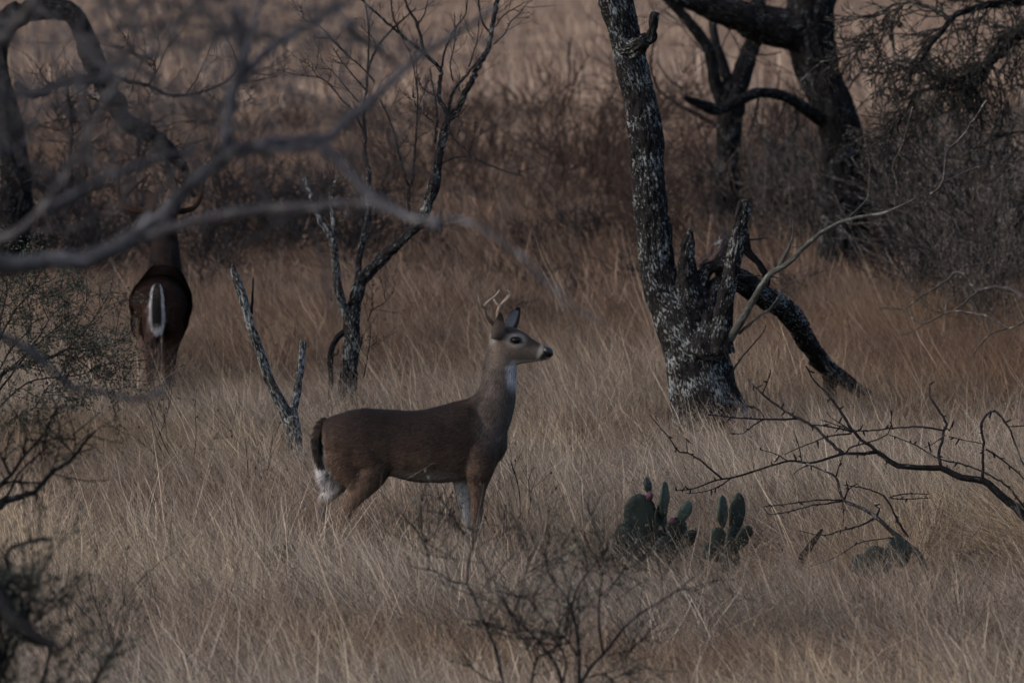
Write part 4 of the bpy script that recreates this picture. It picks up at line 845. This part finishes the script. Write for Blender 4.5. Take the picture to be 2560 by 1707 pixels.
def deer_paint(p, n, ys, dark, rumpw=1.0, nw=1.0):
    vx = p[:, 0]*SV+620; vy = 1658-p[:, 2]*SV; y = p[:, 1]/ys; nz = n[:, 2]; nx = n[:, 0]; ny = n[:, 1]
    N = len(p)
    def lay(c, w, col): return c*(1-w[:, None])+np.asarray(col)*w[:, None]
    c = np.tile(np.array([.086, .054, .039]), (N, 1))
    c = lay(c, blob(vx, vy, 640, 740, 560, 190, .75)*.95, (.024, .0168, .014))                       # darker saddle
    c = lay(c, blob(vx, vy, 700, 1040, 260, 80, .6)*.75, (.125, .085, .064))
    c = lay(c, (sst(960, 1100, vx)*(1-sst(860, 1010, vy)))*.9*nw, (.104, .085, .076))                  # grey neck
    c = lay(c, sst(1000, 1030, vx)*(1-sst(650, 690, vy))*(1-sst(-20, 40, vx-(1075-(vy-330)*.12)))*sst(380, 480, vy)*.7, (.035, .028, .026))  # dark nape
    head = sst(1075, 1110, vx)*(1-sst(455, 480, vy-(1200-vx)*.1))
    c = lay(c, head*(.4+.6*nw), (.15, .118, .098))
    c = lay(c, head*sst(.25, .8, nz)*.9, (.034, .026, .023))                                        # brow
    c = lay(c, blob(vx, vy, 1318, 340, 70, 28, .7)*.8, (.045, .034, .030))
    c = lay(c, blob(vx, vy, 1060, 960, 90, 60, .8)*.5, (.06, .042, .034))                            # shade of the shoulder fold, painted into the coat
    c = lay(c, blob(vx, vy, 530, 1000, 30, 110, .8)*.6, (.035, .026, .022))                          # crease shade at the flank, put into the coat colour
    c = lay(c, blob(vx, vy, 1105, 318, 32, 34, .5)*.8, (.30, .28, .27))                             # ear base
    c = lay(c, blob(vx, vy, 1235, 329, 50, 37, .45)*.85, (.36, .32, .29))                         # eye ring
    c = lay(c, blob(vx, vy, 1233, 327, 36, 23, .3), (.012, .010, .010))
    c = lay(c, blob(vx, vy, 1262, 340, 20, 8, .5)*.7, (.04, .03, .027))
    jaw = head*sst(432, 452, vy)*sst(1190, 1230, vx)
    c = lay(c, jaw*.95, (.50, .47, .42))
    c = lay(c, blob(vx-(vy-400)*-.25, vy, 1370, 402, 15, 46, .6)*.85, (.42, .38, .33))                            # muzzle band
    c = lay(c, blob(vx, vy, 1400, 436, 34, 12, .4)*.9, (.62, .60, .56))
    c = lay(c, blob(vx, vy, 1418, 392, 32, 38, .25)*(1-sst(424, 430, vy)), (.010, .010, .011))       # nose leather
    c = lay(c, blob(vx+(vy-415)*.6, vy, 1392, 415, 20, 22, .4)*.9, (.014, .013, .013))
    c = lay(c, blob(vx, vy, 1385, 432, 28, 4, .4), (.03, .025, .022))                               # mouth line
    c = lay(c, blob(vx, vy, 1225, 515, 46, 80, .6)*sst(1160, 1205, vx)*sst(462, 470, vy)*1.0, (.62, .61, .63))   # throat patch
    c = lay(c, sst(.45, .85, -nz)*blob(vx, vy, 740, 1110, 260, 60, .4), (.34, .31, .29))            # belly
    legs = sst(1080, 1140, vy)
    inner = sst(.15, .6, -ny*np.sign(y))*legs
    c = lay(c, legs*.8, (.12, .078, .056))
    c = lay(c, inner*.8*sst(780, 860, vx)*(1-.6*sst(1290, 1400, vy)), (.52, .51, .52)); c = lay(c, inner*.55*(1-sst(780, 860, vx)), (.32, .28, .25))
    rump = np.maximum(blob(vx, vy, 185, 1105, 62, 110, .45)*sst(-.05, .02, y), sst(.35, .75, -nx)*blob(vx, vy, 160, 1060, 90, 150, .4)*(1-sst(.05, .085, np.abs(y))))
    c = lay(c, rump*rumpw, (.52, .51, .53))
    c = lay(c, sst(1632, 1642, vy), (.02, .018, .016))
    return c*dark

def ear(parent, base, tip, face, w, depth, tint):
    base, tip, face = (np.asarray(a, float) for a in (base, tip, face))
    ax = tip-base; L = np.linalg.norm(ax); ax /= L; face = face-ax*np.dot(face, ax); face /= np.linalg.norm(face); side = np.cross(ax, face)
    ns, nt_ = 14, 11; V = []; C = []
    for layer in (0, 1):
        for i in range(ns):
            s = i/(ns-1); ww = w*(math.sin(math.pi*min(1, .17+.83*s))**.75)*(1-.15*s)+.002
            for j in range(nt_):
                t = j/(nt_-1)*2-1
                curl = depth*(1-t*t)*(1-.55*s)
                V.append(base+ax*s*L+side*t*ww-face*(curl-(0 if layer == 0 else -.004)*(1-abs(t)**3)))
                if layer == 0: C.append(np.array([.30, .27, .26])*tint if abs(t) < .62 and s < .9 else np.array([.04, .034, .032])*tint)
                else: C.append(np.array([.052, .042, .038])*tint if s < .72 else np.array([.02, .018, .018])*tint)
    mb = MB(); k = ns*nt_
    i = np.arange(ns-1)[:, None]*nt_; j = np.arange(nt_-1)[None, :]
    q = np.stack([i+j, i+j+1, i+nt_+j+1, i+nt_+j], -1).reshape(-1, 4)
    mb.add(V, np.concatenate([q, q[:, ::-1]+k]), None, None, np.array(C)); return part('ear', mb, M['fur'], parent, local=True)

def make_deer(name, label, loc, rotz, scale, ys, dark, antlers, legs, seed, rumpw=1.0, acol=1.0):
    o = empty(name, loc, label, 'deer', rotz=rotz, scale=(scale,)*3)
    mb = MB()
    X = np.array([1., 0, 0]); Y = np.array([0, 1., 0]); Z = np.array([0, 0, 1.])
    st = [(152, 800, 905, .045), (170, 776, 985, .095), (225, 750, 1050, .130), (300, 726, 1090, .148), (380, 712, 1100, .150), (460, 718, 1098, .146), (540, 724, 1098, .146), (620, 729, 1120, .152), (720, 721, 1132, .156), (820, 699, 1132, .150),
          (900, 677, 1122, .140), (980, 655, 1105, .126), (1050, 690, 1078, .112), (1110, 730, 1040, .096), (1155, 780, 1000, .074), (1184, 830, 940, .036)]
    ring_loft(mb, [(dl(x, (t+b)/2), Y*w*ys, Z*(b-t)/2/SV) for x, t, b, w in st])
    nk = [(1060, 880, 110, .098, 0), (1085, 800, 118, .098, 0), (1108, 715, 120, .094, .1), (1118, 650, 116, .088, .15), (1134, 585, 102, .080, .1), (1141, 520, 96, .073, .05), (1146, 450, 92, .068, 0), (1152, 390, 84, .064, 0), (1152, 335, 62, .056, 0)]
    ring_loft(mb, [(dl(x, y), X*a/SV*math.cos(tl)+Z*a/SV*math.sin(tl), Y*w*(.5+.5*ys)) for x, y, a, w, tl in nk])
    hd = [(1092, 296, 368, .036), (1115, 262, 408, .056), (1150, 250, 436, .066), (1195, 250, 457, .068), (1240, 266, 465, .064), (1285, 289, 460, .053), (1325, 322, 454, .043), (1365, 346, 449, .036), (1400, 364, 444, .033), (1424, 376, 434, .028), (1440, 394, 416, .012)]
    ring_loft(mb, [(dl(x, (t+b)/2), Y*w, Z*(b-t)/2/SV) for x, t, b, w in hd])
    for s_ in (-1, 1):                                       # brow ridges, cheek
        tube(mb, [dl(1190, 295, s_*.048), dl(1233, 308, s_*.050), dl(1270, 325, s_*.040)], [.014, .018, .012], 10)
        tube(mb, [dl(1150, 285, s_*.03), dl(1140, 262, s_*.038), dl(1135, 238, s_*.042)], [.02, .017, .014], 8)     # pedicles
    fl_ = crom(np.array([list(dl(x, y))+[r] for x, y, r in ((930, 712, .03), (970, 700, .034), (1014, 676, .034), (1056, 630, .034), (1080, 565, .034), (1088, 520, .03))]), .015)
    for yy in (-.03, 0, .03): tube(mb, fl_[:, :3]+[0, yy, -.006*abs(yy)/.03], fl_[:, 3], 14)      # withers into nape
    for chain in legs:
        pts = crom(np.array([list(dl(x, y, yy*ys))+[r] for x, y, yy, r in chain]), .02)
        tube(mb, pts[:, :3], pts[:, 3], 16)
    me = mb.mesh('deer_cage'); tmp = bpy.data.objects.new('deer_cage', me); COL.objects.link(tmp)
    rm = tmp.modifiers.new('r', 'REMESH'); rm.mode = 'VOXEL'; rm.voxel_size = .0065
    sm = tmp.modifiers.new('s', 'SMOOTH'); sm.factor = .5; sm.iterations = 5
    dg = bpy.context.evaluated_depsgraph_get(); dg.update()
    bm_ = bpy.data.meshes.new_from_object(tmp.evaluated_get(dg))
    bpy.data.objects.remove(tmp); bpy.data.meshes.remove(me)
    bm_.name = 'body'; nv = len(bm_.vertices)
    co = np.zeros(nv*3, np.float32); bm_.vertices.foreach_get('co', co); co = co.reshape(-1, 3).astype(float)
    nn = np.zeros(nv*3, np.float32); bm_.vertex_normals.foreach_get('vector', nn); nn = nn.reshape(-1, 3).astype(float)
    ne = len(bm_.edges); ev = np.zeros(ne*2, np.int32); bm_.edges.foreach_get('vertices', ev); ev = ev.reshape(-1, 2)
    deg = np.bincount(ev.ravel(), minlength=nv).astype(float)[:, None]
    vx_, vy_ = co[:, 0]*SV+620, 1658-co[:, 2]*SV
    wsm = ((1-sst(1060, 1110, vx_)*(1-sst(500, 560, vy_)))*(1-sst(1120, 1200, vy_)))[:, None]
    for it in range(60):
        acc = np.zeros_like(co); np.add.at(acc, ev[:, 0], co[ev[:, 1]]); np.add.at(acc, ev[:, 1], co[ev[:, 0]])
        co = co+(acc/deg-co)*wsm*(.6 if it % 2 == 0 else -.45)
    # soft muscle relief
    dsp = np.array([mnoise.noise(Vector((p[0]*9, p[1]*9+seed, p[2]*9))) for p in co])*.004
    keep = 1-sst(1080, 1110, co[:, 0]*SV+620)
    co = co+nn*(dsp*keep)[:, None]; bm_.vertices.foreach_set('co', co.astype(np.float32).ravel())
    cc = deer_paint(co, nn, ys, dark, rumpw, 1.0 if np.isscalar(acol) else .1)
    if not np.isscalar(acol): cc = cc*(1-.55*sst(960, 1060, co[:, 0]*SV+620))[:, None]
    c4 = np.ones((nv, 4), np.float32); c4[:, :3] = cc
    for an in ('col',):
        if an in bm_.attributes: bm_.attributes.remove(bm_.attributes[an])
        a = bm_.attributes.new(an, 'FLOAT_COLOR', 'POINT'); a.data.foreach_set('color', c4.ravel())
    bm_.materials.clear(); bm_.materials.append(M['fur'])
    bm_.polygons.foreach_set('use_smooth', np.ones(len(bm_.polygons), bool)); bm_.update()
    body = bpy.data.objects.new('body', bm_); COL.objects.link(body); body.parent = o
    # guard hair
    rng = np.random.default_rng(seed); npoly = len(bm_.polygons)
    ar = np.zeros(npoly, np.float32); bm_.polygons.foreach_get('area', ar)
    first = np.zeros(npoly, np.int32); bm_.polygons.foreach_get('loop_start', first)
    lv = np.zeros(len(bm_.loops), np.int32); bm_.loops.foreach_get('vertex_index', lv)
    pi = rng.choice(npoly, 110000, p=ar/ar.sum()); q4 = lv[first[pi][:, None]+np.arange(3)[None, :]]
    bw = rng.dirichlet((1, 1, 1), len(pi)); hp = (co[q4]*bw[..., None]).sum(1); hn = nn[q4[:, 0]]; hc = (cc[q4]*bw[..., None]).sum(1)
    vx = hp[:, 0]*SV+620; vy = 1658-hp[:, 2]*SV
    wn_ = (sst(980, 1080, vx)*(1-sst(820, 980, vy)))[:, None]; wh = (sst(1080, 1130, vx)*(1-sst(440, 480, vy)))[:, None]; wl = sst(1080, 1180, vy)[:, None]
    fl = np.array([-1, 0, -.38])*(1-wn_)+np.array([-.25, 0, -1])*wn_; fl = fl*(1-wh)+np.array([-1, 0, .15])*wh; fl = fl*(1-wl)+np.array([-.1, 0, -1])*wl
    fl = fl+rng.normal(size=fl.shape)*.22
    fl = fl-hn*(fl*hn).sum(1)[:, None]; fl /= np.linalg.norm(fl, axis=1)[:, None]+1e-9
    bush = blob(vx, vy, 175, 1080, 80, 130, .4)
    ln = (.019*(1-.72*wh[:, 0])*(1-.45*wl[:, 0])+.018*bush)*(.6+.8*rng.random(len(pi)))
    dv = fl+hn*(.28+.25*bush)[:, None]; dv /= np.linalg.norm(dv, axis=1)[:, None]
    sd = np.cross(hn, fl)*.0017; tip = hp+dv*ln[:, None]; hp = hp-hn*.001
    vv = np.stack([hp-sd, hp+sd, tip], 1).reshape(-1, 3)
    hm = MB(); hm.add(vv, None, np.arange(len(vv)).reshape(-1, 3), None, np.repeat(hc*((.30+1.45*rng.random(len(pi)))*np.array([1+.35*mnoise.noise(Vector(p)*16)+.25*mnoise.noise(Vector(p)*45) for p in hp]))[:, None], 3, 0))
    h = part('coat', hm, M['hair'], o, local=True); h['kind'] = 'stuff'
    # eyes, nose, ears, tail
    for s_ in (-1, 1):
        e = MB(); c = dl(1233, 327, s_*.0565); th = np.linspace(0, math.pi, 9)
        ring_loft(e, [(c+X*(-.0215*math.cos(t)), Y*.014*max(.05, math.sin(t)), Z*.0165*max(.05, math.sin(t))) for t in th], 14); part('eye', e, M['eye'], o, local=True)
    e = MB(); ring_loft(e, [(dl(1388, 388), Y*.0325, Z*.022), (dl(1416, 394), Y*.031, Z*.0245), (dl(1435, 399), Y*.024, Z*.020), (dl(1444, 404), Y*.010, Z*.008)], 18); part('nose', e, M['nose'], o, local=True)
    ear(o, dl(1128, 318, -.050), dl(1153, 172, -.075), (.72, .69, 0), .041, .032, dark)
    ear(o, dl(1195, 275, .048), dl(1257, 152, .125), (.72, -.69, 0), .042, .036, dark)
    for a_ in antlers:
        am = MB()
        for pts, r0, r1 in a_:
            p = crom(np.array(pts), .012); n = len(p); tube(am, p, np.linspace(r0, r1, n)**1.0, 10, c=(.25, .19, .13))
            for kk in range(len(am.c)-1, len(am.c)): am.c[kk] = np.linspace(0, 1, len(am.v[kk]))[:, None]*np.array([.30, .26, .22])+np.linspace(1, 0, len(am.v[kk]))[:, None]*np.array([.13, .085, .055])
            for kk in range(len(am.c)-1, len(am.c)): am.c[kk] = am.c[kk]*acol
        part('antler', am, M['antler'], o, local=True)
    return o
def tail(o, chain, ys, dark, edge=.8, seed=0):
    """black-brown above with white fringes"""
    rng = np.random.default_rng(seed); pts = crom(np.array(chain), .02); n = len(pts); t, N_, B = frames(pts[:, :3])
    mb = MB(); Y = np.array([0, 1., 0])
    rings = []
    for i in range(n):
        w = pts[i, 3]; nb = np.cross(t[i], Y); nb /= np.linalg.norm(nb)
        rings.append((pts[i, :3], Y*w, nb*.019))
    ring_loft(mb, rings, 20)
    v = mb.v[0]; c = np.zeros((len(v), 3))
    fs = 1 if rings[n//2][2][0] > 0 else -1
    for i in range(n):
        for j in range(20):
            e = abs(math.cos(j*2*math.pi/20)); outer = math.sin(j*2*math.pi/20)
            white = e > edge or i > (n*.72 if edge < 1 else n-3) or (edge > 1 and outer*fs > .5 and i > n*.55)
            c[i*20+j] = (.50, .51, .54) if white else ((.022, .018, .017) if i > n*.25 else (.05, .036, .03))
    c[-2:] = (.05, .04, .03); mb.c = [c*dark]
    tl = part('tail', mb, M['fur'], o, local=True)
    hm = MB(); k = 5200; ii = rng.integers(0, n-1, k); jj = rng.integers(0, 20, k); p = v[ii*20+jj]; cc = (c*dark)[ii*20+jj]
    out = p-pts[ii, :3]; out /= np.linalg.norm(out, axis=1)[:, None]+1e-9
    d = t[ii]+out*.20+rng.normal(size=(k, 3))*.16; d /= np.linalg.norm(d, axis=1)[:, None]
    s = np.cross(d, rng.normal(size=(k, 3))); s /= np.linalg.norm(s, axis=1)[:, None]; s *= .0012
    L = (.018+.03*rng.random(k))[:, None]
    vv = np.stack([p-s, p+s, p+d*L], 1).reshape(-1, 3); hm.add(vv, None, np.arange(len(vv)).reshape(-1, 3), None, np.repeat(cc*(.7+.6*rng.random(k))[:, None], 3, 0))
    h = part('tail_hair', hm, M['hair'], tl, local=True); h['kind'] = 'stuff'

def uv2(u, w, y): return dl(851+.4*u, -45+.4*w, y)
legs1 = [
    [(1000, 850, -.02, .07), (1040, 960, -.05, .085), (1042, 1020, -.068, .072), (1030, 1080, -.075, .060), (1020, 1150, -.075, .046), (1015, 1250, -.072, .034), (1012, 1340, -.07, .028), (1008, 1400, -.07, .021), (1005, 1540, -.07, .018), (1003, 1595, -.07, .022), (1016, 1630, -.07, .020), (1026, 1652, -.07, .024)],
    [(985, 860, .02, .07), (985, 970, .05, .085), (968, 1030, .065, .072), (942, 1090, .07, .056), (932, 1150, .07, .042), (940, 1230, .068, .033), (955, 1330, .066, .028), (962, 1400, .066, .021), (972, 1540, .066, .018), (975, 1595, .066, .022), (990, 1630, .066, .020), (1000, 1652, .066, .024)],
    [(330, 820, -.01, .08), (380, 920, -.04, .112), (425, 1000, -.06, .098), (440, 1060, -.07, .076), (390, 1130, -.08, .062), (330, 1215, -.078, .038), (285, 1285, -.075, .031), (272, 1330, -.075, .027), (280, 1420, -.075, .021), (288, 1550, -.075, .019), (290, 1600, -.075, .023), (305, 1632, -.075, .020), (315, 1652, -.075, .025)],
    [(250, 850, -.01, .06), (262, 960, -.05, .078), (310, 1070, -.078, .062), (345, 1150, -.08, .045)],
    [(300, 830, .01, .08), (320, 940, .04, .108), (310, 1060, .075, .080), (240, 1130, .075, .058), (185, 1195, .075, .040), (140, 1250, .075, .031), (132, 1300, .075, .027), (140, 1400, .075, .021), (152, 1550, .075, .019), (154, 1600, .075, .023), (168, 1632, .075, .020), (178, 1652, .075, .025)],
    [(215, 940, .04, .075), (200, 1040, .05, .062), (190, 1110, .055, .052), (200, 1160, .06, .035)]]
ant1 = [[([uv2(655, 720, -.045), uv2(600, 665, -.058), uv2(545, 590, -.085), uv2(515, 510, -.10), uv2(520, 445, -.105), uv2(570, 385, -.095), uv2(640, 330, -.075), uv2(690, 285, -.06), uv2(722, 232, -.05)], .0115, .003), ([uv2(520, 470, -.103), uv2(490, 450, -.112), uv2(450, 385, -.12), uv2(430, 305, -.125)], .008, .003)],
        [([uv2(720, 690, .035), uv2(700, 600, .05), uv2(712, 520, .075), uv2(745, 460, .095), uv2(810, 400, .10), uv2(860, 350, .09), uv2(885, 300, .075), uv2(870, 272, .065), uv2(838, 248, .055)], .0105, .003), ([uv2(735, 475, .09), uv2(690, 450, .10), uv2(655, 400, .108), uv2(638, 355, .112)], .008, .003), ([uv2(750, 460, .095), uv2(790, 400, .115), uv2(850, 320, .12)], .007, .0025)]]
g1 = P(740+620/2.24, gy(30), 30); g1[2] = gz(g1[0], g1[1])
d1 = make_deer('young_buck', 'young buck in profile, head raised, with small thin antlers and a white throat', g1, 0, 1, 1.0, .92, ant1, legs1, 501)
tail(d1, [list(dl(180, 784))+[.022], list(dl(140, 815))+[.034], list(dl(117, 880))+[.042], list(dl(120, 950))+[.046], list(dl(140, 1020))+[.040], list(dl(160, 1070))+[.016]], 1, 1.0, 1.5, seed=1)

S2 = 1.12
def r2(x, y, fwd):      # rear view pixel -> local point of the second deer
    fx, fy = V_D2((x, y)); s = FPX/(41+fwd*S2)
    return np.array([fwd, (397-fx)/s/S2, (gy(41+fwd*S2)-fy)/s/S2])
A2 = [r2(318, 350, .46), r2(270, 352, .46), r2(205, 352, .47), r2(135, 330, .50), r2(98, 270, .54), r2(86, 185, .58), r2(95, 95, .62), r2(116, 30, .66)]
T2 = [r2(135, 262, .54), r2(165, 222, .53), r2(205, 188, .52), r2(296, 122, .50)]; B2 = [r2(318, 348, .47), r2(328, 300, .50), r2(337, 235, .52)]
def mir(p): q = p.copy(); q[1] = 2*.035-q[1]; return q
ant2 = [[(A2, .021, .007), (T2, .014, .004), (B2, .013, .003)], [([mir(p) for p in A2], .021, .007), ([mir(p) for p in T2], .014, .004), ([mir(p) for p in B2], .012, .003)]]
def shift(ch, dx, dy): return [(x+dx*sst(1000., 1300., y), y, yy*(1-.45*sst(1000., 1300., y)), r) for x, y, yy, r in ch]
legs2 = [shift(legs1[0], 60, 0), shift(legs1[1], -40, 0), shift(legs1[2], 20, 0), legs1[3], shift(legs1[4], 70, 0), [(x+10, y, yy*.6, r) for x, y, yy, r in legs1[5]]]
g2 = P(397, gy(41.2), 41.2); g2[2] = gz(g2[0], g2[1])
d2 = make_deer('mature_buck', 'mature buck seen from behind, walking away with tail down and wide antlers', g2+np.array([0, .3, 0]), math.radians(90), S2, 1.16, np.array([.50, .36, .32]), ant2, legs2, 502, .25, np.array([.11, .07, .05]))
tail(d2, [list(dl(185, 770))+[.020], list(dl(135, 810))+[.031], list(dl(112, 880))+[.036], list(dl(115, 960))+[.038], list(dl(128, 1040))+[.031], list(dl(142, 1085))+[.012]], 1.1, .95, seed=2)
